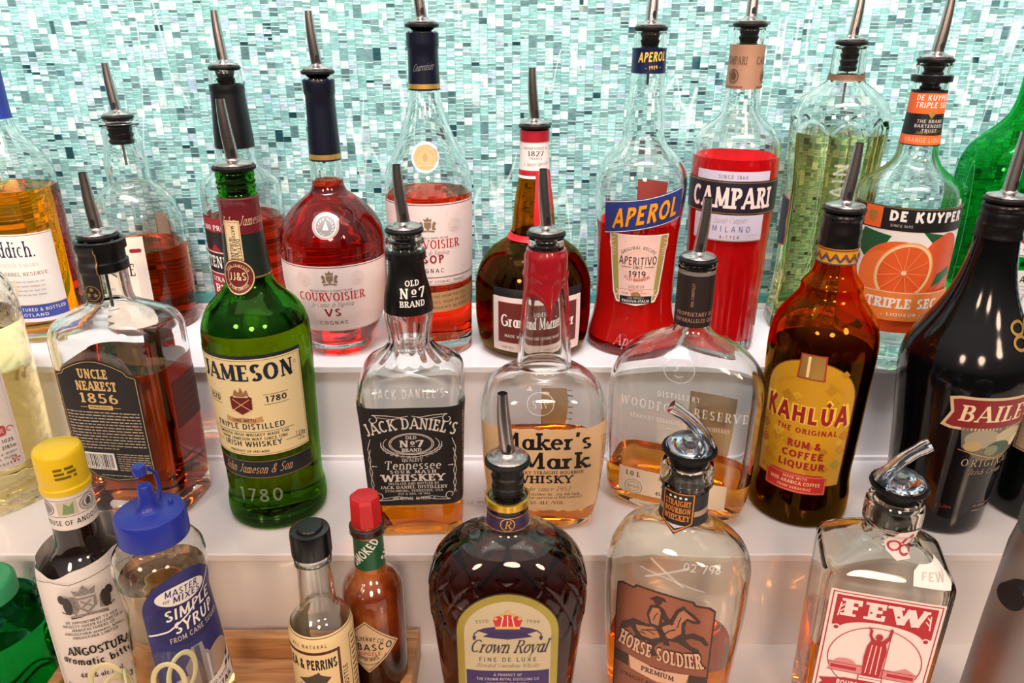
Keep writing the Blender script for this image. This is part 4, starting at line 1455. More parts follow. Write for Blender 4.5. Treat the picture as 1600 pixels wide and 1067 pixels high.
L.build('side_label', p, b, zc=104, uc=86)
L = Label()
L.rect(-32, -50, 32, 55, surf('brown_label', '#5a2420', .5, vary=.05))
L.build('rear_label', p, b, zc=100, uc=158)
steel_pourer(b, 247, math.radians(150), r=16, rin=12.5, tube_len=70)

# ---- 14 Irish whiskey, green glass
b = bottle('whiskey_bottle', 'tall green glass whiskey bottle with cream label, dark red collar and round neck seal', 'bottle', -0.213, 0.594, 2, 12)
JG = glass('bottle_green_glass', (0.32, 0.70, 0.21))
p = Prof([(0, 39), (3, 41.5), (10, 43), (20, 42.6), (28, 41), (35, 40.8), (92, 42), (165, 43.6), (176, 43.2), (186, 40.6), (195, 36), (203, 28.5), (209, 22.8), (216, 18.8), (224, 17.6), (256, 15.4), (283, 14.8), (284, 15.4), (287, 13.8), (290, 13.8), (291.5, 14.8), (293.5, 13.8), (295.5, 14.8), (297.5, 13.8), (299.5, 14.6), (303, 14.2), (304, 13)])
IRISH = liquid('irish_whiskey', (0.80, 0.42, 0.02))
bottle_body(b, p, JG, IRISH, 180, t=3, tb=10, punt=5)
sleeve(b, p, 257, 285, .5, surf('dark_red_collar', '#6d1624', .35, vary=.06, coat=.3), 'neck_collar', steps=lambda z: .8 if z > 279 else 0)
dg = surf('dark_green_foil', '#14241f', .35, vary=.05)
sleeve(b, p, 221, 256.8, .5, dg, 'neck_foil')
sleeve(b, p, 222, 223, .62, GOLD, 'foil_line')
L = Label()
L.text('John Jameson', 0, 0, 7.4, ink('#e8c9a0'), w=36, font='serif', it=.35, wt=.09, slope=.03)
L.build('collar_signature', p, b, zc=264, uc=3, off=.8)
L = Label()
L.poly([(-6.4, -24), (6.4, -24), (6.2, 22), (-6.2, 22)], CREAM).frame(-5.6, -22, 5.6, 21, .4, ink('#8a7a4a'))
L.text('DISTILLED', 2.4, -2, 2.6, BLK, w=20, rot=-90).text('MATURED & BOTTLED', -.4, 0, 2.6, BLK, w=36, rot=-90).text('IN IRELAND', -3.2, 0, 2.6, BLK, w=18, rot=-90)
L.build('neck_strip', p, b, zc=246, uc=-6, off=.75)
L = Label()
mar = ink('#6b1b22')
L.ell(0, 0, 13, 14, ink('#3a2a1c')).ell(0, 0, 12.4, 13.4, ink('#e2cf9c')).ell(0, 0, 11.6, 12.6, mar).ring(0, 0, 8, 8.6, .5, ink('#e2cf9c'))
L.text('JJ&S', 0, -2.8, 6.4, ink('#f0e0b4'), w=13, wt=.16).text('JOHN JAMESON', 0, 8.2, 2.2, ink('#e2cf9c'), w=19, arc=8.4).text('& SON LIMITED', 0, -10.4, 2.2, ink('#e2cf9c'), w=18, arc=-10)
L.build('round_seal', p, b, zc=224, uc=-6, off=1.2)
JC = surf('jameson_cream', '#ead9a8', .5, vary=.02)
JC.name = 'warm_cream_label'
DN = ink('#14232c')
L = Label()
L.rect(-64, -46, 50, 46, DN).rect(-64, -45, 49, 43, JC).line([(-64, 41.6), (47.6, 41.6), (47.6, -43.6), (-64, -43.6)], .5, ink('#9a8648'))
L.text('JAMESON', .5, 24, 14.5, DN, w=81, font='serif', wt=.25, sp=.1).ring(43, 34, 1.2, 1.2, .3, DN)
crest(L, -4, 6, 14, ink('#4a3426'), mar)
L.poly([(-13, 9.5), (5, 9.5), (4.6, -1), (-4, -6), (-12.6, -1)], mar).line([(-11, 8), (3, -2)], .7, ink('#d9b878')).line([(3, 8), (-11, -2)], .7, ink('#d9b878'))
L.poly([(-10, 11), (-8, 17), (-5, 13.5), (-3, 19), (-1, 13.5), (1.6, 17), (3, 11)], ink('#9a7350'))
L.poly([(-19, -8), (-12, -10), (-4, -9), (4, -10), (11, -8), (12, -13), (4, -14.6), (-4, -14), (-12, -14.6), (-20, -13)], ink('#c49a6a')).text('SINE METU', -4, -13, 2.8, DN, w=20)
L.text('ESTD', -30, 4, 5, DN, w=13, wt=.2).line([(-38, 11), (-22, 10)], .4, DN).line([(-38, 2), (-22, 2)], .4, DN)
L.text('1780', 24, 4, 5.4, DN, w=17, wt=.18).line([(14, 11), (34, 11)], .4, DN).line([(14, 2), (34, 2)], .4, DN)
L.text('TRIPLE DISTILLED', -2, -20, 5.2, DN, w=60, wt=.17).line([(-36, -22.4), (36, -22.4)], .4, DN)
L.text('SMOOTH IRISH WHISKEY MADE THE', 0, -26.4, 2.7, DN, w=62, wt=.17).text('JOHN JAMESON WAY SINCE 1780', 0, -30.4, 2.7, DN, w=58, wt=.17)
L.text('IRISH WHISKEY', -1, -36.4, 5, DN, w=50, wt=.17).line([(-40, -34), (-28, -34)], .4, DN).line([(27, -34), (40, -34)], .4, DN)
L.text('PRODUCT OF IRELAND', -4, -42, 2.2, DN, w=34, wt=.17).text('1 Litre', 41, -35, 6, DN, w=9).text('1 LITRE', 41, -38.5, 2, DN, w=7)
L.build('front_label', p, b, zc=121, uc=-10)
L = Label()
L.poly([(-62, -10), (50, -10), (50, 8), (-62, 8)], DN).line([(-62, 7), (50, 7)], .5, ink('#9a8648')).line([(-62, -9), (50, -9)], .5, ink('#9a8648'))
L.text('John Jameson & Son', -2, -4.5, 8.6, ink('#d8a878'), w=62, font='serif', it=.4, wt=.1)
L.build('lower_label', p, b, zc=63, uc=-10)
L = Label()
L.text('1780', 0, -6, 13, clear_print('embossed_pale_green', '#b8d8a8', .30), w=38, wt=.14, sp=.2)
L.build('embossed_date', p, b, zc=36, uc=-10, off=.4)
steel_pourer(b, 304, math.radians(200), r=16.5)

# ---- 15 square Tennessee whiskey
b = bottle('whiskey_bottle', 'square clear whiskey bottle with black label and white scrollwork, nearly empty', 'bottle', -0.084, 0.586, 2, 3)


def jd_flutes(z, t, x, y):
    return (.8 * abs(math.sin(t * 8)) - .3) * max(0, min(1, (194 - z) / 6)) * max(0, min(1, (z - 150) / 6))


p = Prof([(0, 37.5, 37.5, 7), (2, 39.5, 39.5, 7), (40, 40.6, 40.6, 7), (107, 43, 43, 7), (125, 44, 44, 6.5), (136, 43, 43, 5), (144, 39, 39, 3.6), (150, 33.5, 33.5, 2.4), (151.5, 31.4), (157, 25), (163, 19), (168, 17.2), (178, 18), (190, 19.6), (206, 18.4), (228, 14), (236, 13.6), (237, 15.4), (243, 15.4), (244, 13.6), (248, 13.6), (249, 14.8), (252, 14.8), (253, 13.6), (256, 13.8), (257, 12.8)], S=128, disp=jd_flutes)
bottle_body(b, p, CLEAR, BOURBON, 37, t=3.2, tb=7)
wrapm = surf('black_neck_wrap', '#0a0a0c', .3, vary=.06)
sleeve(b, p, 194, 244, .5, wrapm, 'neck_wrap', S=64)
L = Label()
L.text('OLD', 0, 7, 4.6, WHT, w=11, font='slab', wt=.2).text('N', -6.4, -2.5, 8, WHT, font='slab', wt=.2).text('o', 1.2, .4, 6, WHT, w=4, font='serif', wt=.2).line([(-.6, -1), (3, -1)], .6, WHT).text('7', 8, -2.5, 8, WHT, font='slab', wt=.2).text('BRAND', 0, -9.4, 5, WHT, w=20, font='slab', wt=.2)
L.build('neck_print', p, b, zc=211, uc=5, off=.9)
SILV = ink('#d8d4d0')
L = Label()
L.rect(-61, -47, 61, 47, surf('black_label_paper', '#1b1818', .5, vary=.04))
for k in (-1, 1):
    L.line([(k * 35, -36), (k * 33, -26), (k * 36, -14), (k * 34, -2), (k * 36, 8), (k * 33, 18)], .5, SILV).line([(k * 33, -36), (k * 35.4, -26), (k * 33.4, -14), (k * 36, -2), (k * 33.6, 8)], .5, SILV)
    for sg in (1, -1):
        y0 = 38 if sg > 0 else -39
        L.curl(k * 30, y0 - sg * 1.5, 4.4, .7, SILV, 90 * sg, 90 * sg + k * sg * 330, .6).line([(k * 30, y0 + sg * 3), (k * 18, y0 + sg * 2.2), (k * 8, y0 + sg * .4), (k * 1.5, y0 + sg * 1.6)], .6, SILV).line([(k * 26, y0 + sg * .8), (k * 14, y0 - sg * 1.2), (k * 6, y0 + sg * .2)], .5, SILV)
    L.line([(k * 29, -8), (k * 33, -8)], .5, SILV).poly([(k * 32, -7), (k * 33.5, -8), (k * 32, -9)], SILV)
L.text('JACK DANIEL\'S', 0, 27.5, 10.5, SILV, w=72, font='slab', wt=.17, arc=88, grow=.12, sp=.06)
L.ring(0, 13.6, 18.4, 10.2, .6, SILV).ring(0, 13.6, 17, 9.2, .5, SILV).ring(0, 13.6, 23, 10.6, .5, SILV, 150, 390).ring(0, 13.6, 25, 12.6, .5, SILV, 170, 370).ring(0, 13.6, 21, 12.8, .4, SILV, 200, 340)
for k in range(14):
    a = math.radians(190 + k * 12.3)
    L.ring(24 * math.cos(a), 13.6 + 12.6 * math.sin(a), 1.4, 1.4, .3, SILV, 0, 360, 8)
L.text('OLD', 0, 18.2, 3, SILV, w=9, font='slab', wt=.2).text('N', -6, 10.6, 6.6, SILV, w=7.4, font='slab', wt=.22).text('o', 1, 12.8, 5.4, SILV, w=3.6, wt=.2).line([(-.8, 11.4), (2.8, 11.4)], .5, SILV).text('7', 7, 10.6, 6.6, SILV, w=5.4, font='slab', wt=.22).text('BRAND', 0, 6.4, 3.2, SILV, w=16, font='slab', wt=.22)
L.text('QUALITY', 0, -3.2, 3, SILV, w=17, font='serif', wt=.18).text('Tennessee', 0, -10.6, 8.4, SILV, w=46, font='serif', wt=.135, it=.12).text('SOUR MASH', 0, -15, 3, SILV, w=38, font='slab', wt=.2, sp=.3)
L.text('WHISKEY', 0, -23, 7, SILV, w=52, font='slab', wt=.22).text('DISTILLED AND BOTTLED BY', 0, -26.4, 2.4, SILV, w=42).text('JACK DANIEL DISTILLERY', 0, -30.2, 3, SILV, w=56, font='serif', wt=.2).text('LYNCHBURG, TENNESSEE, USA', 0, -33.4, 2.2, SILV, w=48, font='serif', wt=.18).text('EST & REG. IN 1866', 0, -36.4, 1.9, SILV, w=27).text('40% ALC/VOL  80 PROOF  1L', 0, -41.4, 3, SILV, w=36, wt=.17)
L.text('BARRELED AND AGED AT THE DISTILLERY', 47, 0, 3, SILV, w=80, rot=90, font='slab').text('EVERY DROP MADE IN TENNESSEE', -47, 0, 3, SILV, w=74, rot=-90, font='slab')
L.build('front_label', p, b, zc=79)
L = Label()
L.text('JACK DANIEL\'S', 0, -3, 7, EMB, w=56, wt=.16, sp=.3)
L.build('embossed_name', p, b, zc=137, off=.5)
steel_pourer(b, 257, math.radians(185), tube_len=60)

# ---- 16 bourbon dipped in red wax
b = bottle('bourbon_bottle', 'clear squarish bourbon bottle with dripping red wax on its neck and kraft paper label', 'bottle', 0.027, 0.590, 2, 0)
p = Prof([(0, 41, 32, 3), (2, 44, 35, 3.2), (8, 47, 37, 3.4), (30, 50, 39, 3.6), (81, 53.8, 42, 3.6), (100, 54, 42, 3.4), (114, 51.5, 40, 3.1), (124, 47, 37, 2.8), (131, 41, 33, 2.5), (137, 33, 29, 2.2), (141, 25.4, 24), (143.5, 22.8, 22.4), (147, 22.6, 22.2), (171, 21, 20.6), (196, 18.6, 18.4), (221, 16.2), (240, 15.6), (241, 13.8), (246, 14.6), (249, 13.6), (252, 14.2), (253, 13)], S=96)
bottle_body(b, p, CLEAR, BOURBON, 64, t=3.2, tb=8)
wax = surf('red_wax', '#9c1420', .22, vary=.08, coat=.5, scale=60)


def wax_cap():
    bm = bmesh.new()
    S = 96
    rings = []
    for j in range(16):
        f = j / 15
        r = []
        for i in range(S):
            t = 2 * math.pi * i / S
            low = 206 - 4 * math.sin(3 * t + .6) - 3 * math.sin(5 * t + 2)
            for c, dp, wd in ((-1.42, 16, .13), (-2.75, 30, .10), (-.35, 30, .10), (2.2, 24, .12), (.9, 18, .15), (-1.02, 4, .2)):
                dd = math.atan2(math.sin(t - c), math.cos(t - c))
                low -= dp * math.exp(-(dd / wd) ** 2)
            z = low + (243 - low) * f
            a, bb, n = p.at(z)
            th = 1.5 * math.sin(min(1, f * 6) * math.pi / 2) + (.9 if 221 < z < 224 else 0) + .15
            if f == 0:
                th = .05
            x, y = Prof.pt(a + th, bb + th, n, t)
            r.append((x * MM, y * MM, z * MM))
        rings.append(r)
    a = 13.9
    rings.append([(q[0] * .9, q[1] * .9, .2435) for q in rings[-1]])
    loft(bm, rings)
    return bm


mk('wax_seal', wax_cap(), wax, b)
L = Label()
n = 24
top = [(-60 + 120 * i / n, 40 + random.uniform(-1, 1)) for i in range(n + 1)][::-1]
bot = [(-50 + 100 * i / n, -41 + random.uniform(-1, 1)) for i in range(n + 1)]
L.poly(bot + top, KRAFT)
L.text('Maker\'s', 0, 21, 16, BLK, w=78, font='slab', wt=.155, sp=.06).text('Mark', 8, 2.5, 16, BLK, w=58, font='slab', wt=.155, sp=.06).ring(38, 4.4, 1.3, 1.3, .3, BLK)
L.text('KENTUCKY STRAIGHT BOURBON', 0, -2.6, 3.2, BLK, w=66, font='serif', wt=.18).text('WHISKY', 0, -12, 8, BLK, w=48, font='slab', wt=.2)
L.text('Made since 1953', 0, -20, 4.6, BLK, w=44, font='serif', it=.3, wt=.08).text('Maker\'s Mark Distillery Inc., Star Hill Farm,', 0, -24.6, 2.4, BLK, w=62, font='serif').text('under the personal supervision of BOB SAMUELS', 0, -28, 2.4, BLK, w=66, font='serif').text('45% ALC./VOL.', 2, -34, 3.4, BLK, w=32, font='serif', wt=.18)
for i in range(7):
    L.line([(49 + (i % 3) * 1.6, 30 - i * 8), (50.4 + (i % 2) * 1.5, 25 - i * 8), (49 + (i % 2), 23 - i * 8)], .5, GREY)
L.text('Maker\'s Mark', 52, 2, 4, GREY, w=56, font='serif', it=.3, wt=.1, rot=-90)
L.build('front_label', p, b, zc=63)
L = Label()
L.ring(0, 0, 11, 9, .8, EMB).text('S IV', 0, -3, 6, EMB, w=13, font='serif').poly([(-11, 9), (-8, 12.4), (-6, 9)], EMB)
L.build('embossed_seal', p, b, zc=124, uc=-4, off=1.6)
L = Label()
L.rect(-25, -34, 25, 30, KRAFT)
for i in range(8):
    L.fine(-30, 30, 26 - i * 6, 2, GREY)
L.build('rear_label', p, b, zc=72, uc=166)
steel_pourer(b, 253, math.radians(190), r=15.5)

# ---- 17 flat arched bourbon bottle
b = bottle('bourbon_bottle', 'broad flat arch-shouldered clear bottle with white print and a little bourbon left', 'bottle', 0.151, 0.600, 2, -23)
p = Prof([(0, 52, 22, 3), (2, 55, 25, 3.4), (8, 59, 28, 3.8), (22, 63, 31, 4.2), (70, 65, 32, 4.4), (112, 65.5, 32, 4.4), (126, 64, 31.5, 4.2), (139, 59, 30, 3.8), (150, 50.5, 27.5, 3.4), (158, 40, 24, 2.9), (164, 29, 21, 2.5), (168, 21, 18.4, 2.2), (172, 16.4, 16.2), (176, 14.8), (224, 14.8), (225, 15.8), (228, 15.8), (229, 13.4)], S=112)
bottle_body(b, p, CLEAR, BOURBON, 40, t=3.4, tb=9)
dkb = surf('brown_black_neck_label', '#241a19', .45, vary=.05)
sleeve(b, p, 177, 221, .5, dkb, 'neck_label')
sleeve(b, p, 211, 224.5, .35, clear_print('clear_neck_seal', '#d8d0cc', .35), 'neck_seal')
PKB = ink('#b58a7a')
L = Label()
L.text('PROPRIETARY BATCH', 6, -12, 3.4, PKB, w=40).text('UNPARALLELED QUALITY', 6, -17.4, 3.4, PKB, w=42).text('SEAL CAREFULLY', 0, 6, 2.2, PKB, w=20, rot=90)
L.build('neck_print', p, b, zc=199, off=.7, uc=2)
L = Label()
L.ring(0, 0, 13, 11.6, .9, EMB).line([(-4, 5), (-1, 0), (-4, -2)], 1.2, EMB).line([(1, 4), (5, 5.5)], 1.2, EMB).line([(-3, -5), (0, -6.6), (4, -5)], 1.2, EMB)
L.build('embossed_seal', p, b, zc=145, uc=-2, off=1.4)
L = Label()
L.text('DISTILLERY', 0, 13, 4.6, WPRINT, w=36, font='serif', sp=.3).text('WOODFORD RESERVE', 4, -.5, 8, WPRINT, w=106, font='serif', wt=.15, sp=.3).text('KENTUCKY STRAIGHT BOURBON WHISKEY', 2, -11, 3.6, WPRINT, w=84, font='serif', sp=.25).line([(-8, -16), (8, -16)], .5, WPRINT)
L.build('front_print', p, b, zc=106)
L = Label()
L.rect(-47, -13, 47, 13, surf('pale_batch_label', '#e8d4b8', .55, vary=.02)).text('1.0 L', -34, 5, 5, BLK, w=13, font='serif', wt=.18).ring(-33, -6, 8, 7.6, .5, GREY).ring(-33, -6, 5.4, 5, .4, GREY).text('BATCH', -33, -7, 2.2, GREY, w=8)
L.text('BATCH NUMBER', 0, 6, 2.6, GREY, w=22).text('4593', 0, -2, 5, TAUPE, w=17, sp=.3).text('45.2% ALC/VOL', 4, -10, 3.8, BLK, w=34, font='serif', wt=.2)
L.build('batch_label', p, b, zc=31)
L = Label()
L.rect(-40, -44, 36, 16, surf('tan_rear_label', '#c4a585', .55, vary=.03))
L.build('rear_label', p, b, zc=82, uc=172)
steel_pourer(b, 229, math.radians(30), r=15.5, tube_len=30)

# ---- 18 coffee liqueur
b = bottle('liqueur_bottle', 'amber glass coffee liqueur bottle with bright yellow label and patterned neck band', 'bottle', 0.262, 0.598, 2, -26)
p = Prof([(0, 39.5), (2, 41.8), (8, 42.8), (20, 42.6), (36, 40.8), (46, 40.6), (63, 41.4), (120, 42.8), (156, 43.8), (167, 43.2), (178, 40.8), (188, 36), (197, 29.5), (202, 26), (206, 24.4), (211, 24), (216, 20.6), (222, 17), (230, 15.6), (245, 14.6), (264, 13.6), (270, 13.6), (271, 12.6)])
bottle_body(b, p, AMBERG, COFFEE, 157, t=3, tb=9, punt=4)


def threads(z):
    return .8 + (.7 if int((z - 245) / 2.6) % 2 == 0 else 0)


sleeve(b, p, 244.5, 270, .3, BLACKPL, 'screw_collar', steps=threads)
YB = surf('yellow_band', '#d9a520', .45, vary=.03)
sleeve(b, p, 231, 243.6, .5, YB, 'neck_band')
L = Label()
L.line([(-30, 5.4), (30, 5.4)], .9, CRIM).line([(-30, -5.4), (30, -5.4)], .9, ink('#2b4a78'))
for i in range(-4, 5):
    for dy, c in ((0, CRIM), (-2.2, ink('#2b4a78'))):
        L.line([(i * 7 - 3.5, -3 + dy * .3), (i * 7, 3 + dy), (i * 7 + 3.5, -3 + dy * .3)], .9, c)
L.build('band_pattern', p, b, zc=237, off=.75)
YL = surf('yellow_label', '#d09c1a', .42, vary=.03)
DR = ink('#9c1a22')
L = Label()


def kl(m):
    pts = [(-38 + m, -58 + m), (38 - m, -58 + m), (39 - m, 20)]
    pts += [((39 - m) * math.cos(math.radians(a)), 24 + (35 - m) * math.sin(math.radians(a))) for a in range(6, 176, 10)]
    return pts + [(-39 + m, 20)]


L.poly(kl(0), ink('#7a4a14')).poly(kl(.9), YL)
for i in range(26):
    x, y, s = random.uniform(-34, 34), random.uniform(-54, 50), random.uniform(3, 6)
    c = random.choice(('#c08c16', '#c4931e', '#b98014', '#dcae2c'))
    L.poly([(x - s, y), (x, y - s), (x + s, y), (x, y + s)], ink(c), same=(i > 0))
for x, y, c in ((-33, -24, '#c33a2a'), (33, -22, '#d08a2a'), (-27, -36, '#cf7a3a'), (31, -36, '#8aa04a'), (-34, -10, '#b03a2a'), (34, -8, '#c86a2a')):
    for s in (4.4, 2.4):
        L.line([(x - s, y), (x, y - s), (x + s, y), (x, y + s), (x - s, y)], .7, ink(c))
L.text('EST 1936  VERACRUZ  MEXICO', 0, 42, 3, ink('#b98a1c'), w=58, arc=34)
L.text('KAHLÚA', 0, 1, 17, ink('#f4d24a'), w=73, wt=.37, font='sans', sp=.08, grow=.3).text('KAHLÚA', 0, 1.6, 15.4, DR, w=69, wt=.24, font='sans', sp=.14, grow=.3)
L.text('THE ORIGINAL', 3, -8, 5, DR, w=50, wt=.2, sp=.16).text('RUM &', 3, -22, 7, DR, w=27, wt=.24).text('COFFEE', 3, -32, 7, DR, w=34, wt=.24).text('LIQUEUR', 3, -42, 7, DR, w=38, wt=.24)
L.poly([(-26, -66), (26, -66), (26, -50), (20, -47), (-20, -47), (-26, -50)], ink('#c8302c')).frame(-25, -65, 25, -49, .5, ink('#e8a878')).text('MADE WITH', 0, -53, 2.6, ink('#f2d0a0'), w=20).text('100% ARABICA COFFEE', 0, -58, 3.4, ink('#f2d0a0'), w=42, wt=.2).text('FROM VERACRUZ', 0, -62.6, 2.4, ink('#f2d0a0'), w=28)
L.poly([(-11, 42), (11, 42), (10, 64), (-10, 64)], ink('#a8382c')).poly([(-9.6, 43.2), (9.6, 43.2), (8.8, 62.8), (-8.8, 62.8)], GOLD).line([(-3, 44), (-3, 62)], 2.2, ink('#f6e2a8'))
L.build('front_label', p, b, zc=100, uc=-2)
steel_pourer(b, 271, math.radians(40), r=16.5, rin=9)

# ---- 19 cream liqueur, black glass
b = bottle('liqueur_bottle', 'glossy black cream liqueur bottle with long sloping neck and red scroll label', 'bottle', 0.380, 0.586, 2, 13)
BLG = surf('black_glass', '#08080b', 0.10, vary=.05, spec=.4)
p = Prof([(0, 37), (3, 39.4), (37, 41.5), (80, 45), (125, 50), (143, 51.4), (153, 50.6), (166, 46.5), (180, 39), (192, 32), (206, 25.6), (222, 20.6), (240, 17.4), (256, 15.8), (272, 15), (280, 14.8), (281, 13.4)])
bottle_body(b, p, BLG, solid=True)
sleeve(b, p, 254, 280, .2, BLACKPL, 'screw_collar', steps=lambda z: .5 + (.7 if int((z - 254) / 2.8) % 2 == 0 else 0))
L = Label()
SCR = ink('#8a2226')
L.poly([(-48, -14), (-41, -16), (41, -16), (48, -14), (44, 0), (48, 13), (41, 15), (-41, 15), (-48, 13), (-44, 0)], ink('#d9c29a')).poly([(-45, -12), (-40, -13.6), (40, -13.6), (45, -12), (41.6, 0), (45, 11), (40, 12.6), (-40, 12.6), (-45, 11), (-41.6, 0)], SCR)
L.text('BAILEYS', 0, -7.6, 15, ink('#f0dcb8'), w=74, font='serif', wt=.2, sp=.14)
L.build('name_label', p, b, zc=124, uc=2, skew=.05)
L = Label()
L.poly([(-34, 18), (34, 18), (28, -4), (12, -16), (-12, -16), (-28, -4)], ink('#6f6a60')).ell(-14, 5, 14, 9, ink('#a7a08c')).ell(10, 7, 14, 8, ink('#c2b896')).ell(2, -4, 11, 7, ink('#3f5a48')).ell(-4, -6, 6, 5, ink('#7f8a6a')).ell(-20, -2, 7, 5, ink('#b9a476')).ell(20, 0, 7, 6, ink('#e0d6bc')).line([(-30, -6), (0, -14), (30, -6)], .8, GOLD)
L.build('scene_label', p, b, zc=94, uc=2)
L = Label()
L.text('ORIGINAL', 0, 0, 7, ink('#b9a684'), w=48, font='serif', wt=.13, sp=.3).text('Irish Cream', 0, -8, 5, ink('#b9a684'), w=32, font='serif', it=.35, wt=.1)
L.build('name_print', p, b, zc=72, uc=2)
L = Label()
L.text('1 Litre', -26, -44, 4, ink('#8d3a34'), w=12).fine(-2, 26, -42, 2.4, ink('#8a6a60')).fine(-2, 26, -47, 2.4, ink('#8a6a60'))
L.build('volume_print', p, b, zc=72, uc=2)
L = Label()
for k in (-1, 1):
    L.ring(k * 6.6, 5.2, 7, 5.8, 2.2, GOLD).ring(k * 6.6, -5.2, 7, 5.8, 2.2, GOLD)
L.build('gold_monogram', p, b, zc=184, uc=12, off=.6)
steel_pourer(b, 281, math.radians(20), r=16.5)

# ---- 20 dark bottle cut by the frame
b = bottle('liqueur_bottle', 'ribbed black-green bottle with zigzag white neck stripes and beige label, behind the steel jug', 'bottle', 0.478, 0.594, 2, -20)
DGG = surf('black_green_glass', '#070b09', 0.10, vary=.1, spec=.4)
p = Prof([(0, 37), (3, 39.6), (60, 39.8), (124, 39.5), (150, 39), (166, 34), (180, 26), (194, 19.5), (210, 16.5), (250, 15), (270, 14.5), (271, 13)], S=96, disp=lambda z, t, x, y: .5 * math.sin(z * 1.6) if 8 < z < 120 else 0)
bottle_body(b, p, DGG, solid=True)
L = Label()
for k in range(14):
    L.poly([(-9, -34 + k * 5), (0, -31 + k * 5), (9, -34 + k * 5), (9, -31.4 + k * 5), (0, -28.4 + k * 5), (-9, -31.4 + k * 5)], WHT, same=(k > 0))
L.build('zigzag_stripe', p, b, zc=190, uc=-18, off=.6, step=2)
L = Label()
L.rect(-30, -26, 30, 26, ink('#c7ab8c')).frame(-28.6, -24.6, 28.6, 24.6, .7, ink('#5d3a30')).fine(-22, 22, 6, 4, ink('#5d3a30')).fine(-22, 22, -6, 2.6, ink('#5d3a30')).fine(-22, 22, -12, 2.6, ink('#5d3a30'))
L.build('front_label', p, b, zc=92, uc=-10, off=.9)
steel_pourer(b, 271, math.radians(30))


# ================================================================== counter
# ---- wooden tray
WOOD = None


def wood_mat():
    m, nt, p = new_mat('light_oak_wood')
    tc = nt.nodes.new('ShaderNodeTexCoord')
    mp = nt.nodes.new('ShaderNodeMapping')
    mp.inputs['Scale'].default_value = (5, 60, 60)
    no = nt.nodes.new('ShaderNodeTexNoise')
    no.inputs['Scale'].default_value = 3
    no.inputs['Detail'].default_value = 6
    no.inputs['Distortion'].default_value = .6
    rp = nt.nodes.new('ShaderNodeValToRGB')
    rp.color_ramp.elements[0].position, rp.color_ramp.elements[0].color = .32, lin('#a9744a')
    rp.color_ramp.elements[1].position, rp.color_ramp.elements[1].color = .72, lin('#d7a878')
    nt.links.new(tc.outputs['Object'], mp.inputs[0])
    nt.links.new(mp.outputs[0], no.inputs['Vector'])
    nt.links.new(no.outputs['Fac'], rp.inputs['Fac'])
    nt.links.new(rp.outputs['Color'], p.inputs['Base Color'])
    p.inputs['Roughness'].default_value = .42
    return m


WOOD = wood_mat()
tray = empty('serving_tray', (-0.223, 0.405, 0.0002), 0, 'shallow light oak tray on the counter carrying the mixers and sauce bottles', 'tray')
bm = bmesh.new()
box(bm, -.134, .134, -.097, .097, 0, .0055)
mk('tray_base', bm, WOOD, tray, smooth=False)
for x0, x1, y0, y1 in ((-.144, .144, .0975, .1075), (-.144, .144, -.1075, -.0975), (-.144, -.1345, -.0973, .0973), (.1345, .144, -.0973, .0973)):
    bm = bmesh.new()
    box(bm, x0, x1, y0, y1, 0, .028, bev=.0012)
    mk('tray_rail', bm, WOOD, tray, sharp=.3)

# ---- 21 aromatic bitters in an oversized paper label
b = bottle('bitters_bottle', 'dark bitters bottle with yellow cap, wrapped in an oversized white paper label', 'bottle', -0.318, 0.466, 4, 24)
DBG = surf('dark_brown_glass', '#1a0d09', 0.07, vary=.1, spec=.6, coat=.6)
p = Prof([(0, 31), (2, 33), (8, 33.6), (120, 33.6), (128, 32), (135, 28), (142, 22), (149, 17.6), (156, 16.2), (185, 15), (200, 14.8), (206, 14.8)])
bottle_body(b, p, DBG, solid=True)
mk('screw_cap', lathe([(15.4, 197.5), (16.6, 198), (16.8, 202), (16.0, 203), (16.0, 204)] + [(16.2, 205), (16.0, 226), (15.2, 229), (13.6, 230.2), (2, 230.4)], 48, cap0=True), surf('yellow_plastic', '#e8c414', .38, vary=.04), b)
L = Label()
for i in range(3):
    L.fine(-6, 8, 4 - i * 3.4, 3.2, ink('#6e5c14'))
L.build('cap_stamp', Prof([(196, 16.2), (232, 16.2)]), b, zc=214, uc=3, off=.15)
L = Label()
L.rect(-48, -18, 48, 18, surf('crinkled_white_paper', '#eae4df', .6, vary=.03, bump=.2, scale=60)).line([(-48, 6), (48, 6)], .35, BLK).line([(-48, -7), (48, -7)], .35, BLK)
L.text('ANGOSTURA aromatic bitters', 0, 9.6, 4, BLK, w=62, wt=.15).ell(14, -.4, 7, 6, ink('#8f8a86')).ring(14, -.4, 6, 5, .6, WHT).ell(14, -.2, 3.6, 3.6, ink('#e8e2dc')).poly([(12, -3), (11.6, 1), (14, 3.4), (16, 1), (15.6, -3)], ink('#55504c'))
L.ell(-16, -.4, 7, 6, ink('#8f8a86')).ring(-16, -.4, 6, 5, .6, WHT).rect(-7, -6, 6, 5, ink('#c9c6a8')).poly([(-4, -5), (-2, 4), (1, 1), (4, 4), (3, -5)], ink('#7d9a6a'))
L.text('THE HOUSE OF ANGOSTURA', 0, -14, 4, BLK, w=60, wt=.15)
L.build('neck_label', p, b, zc=188, off=.35)


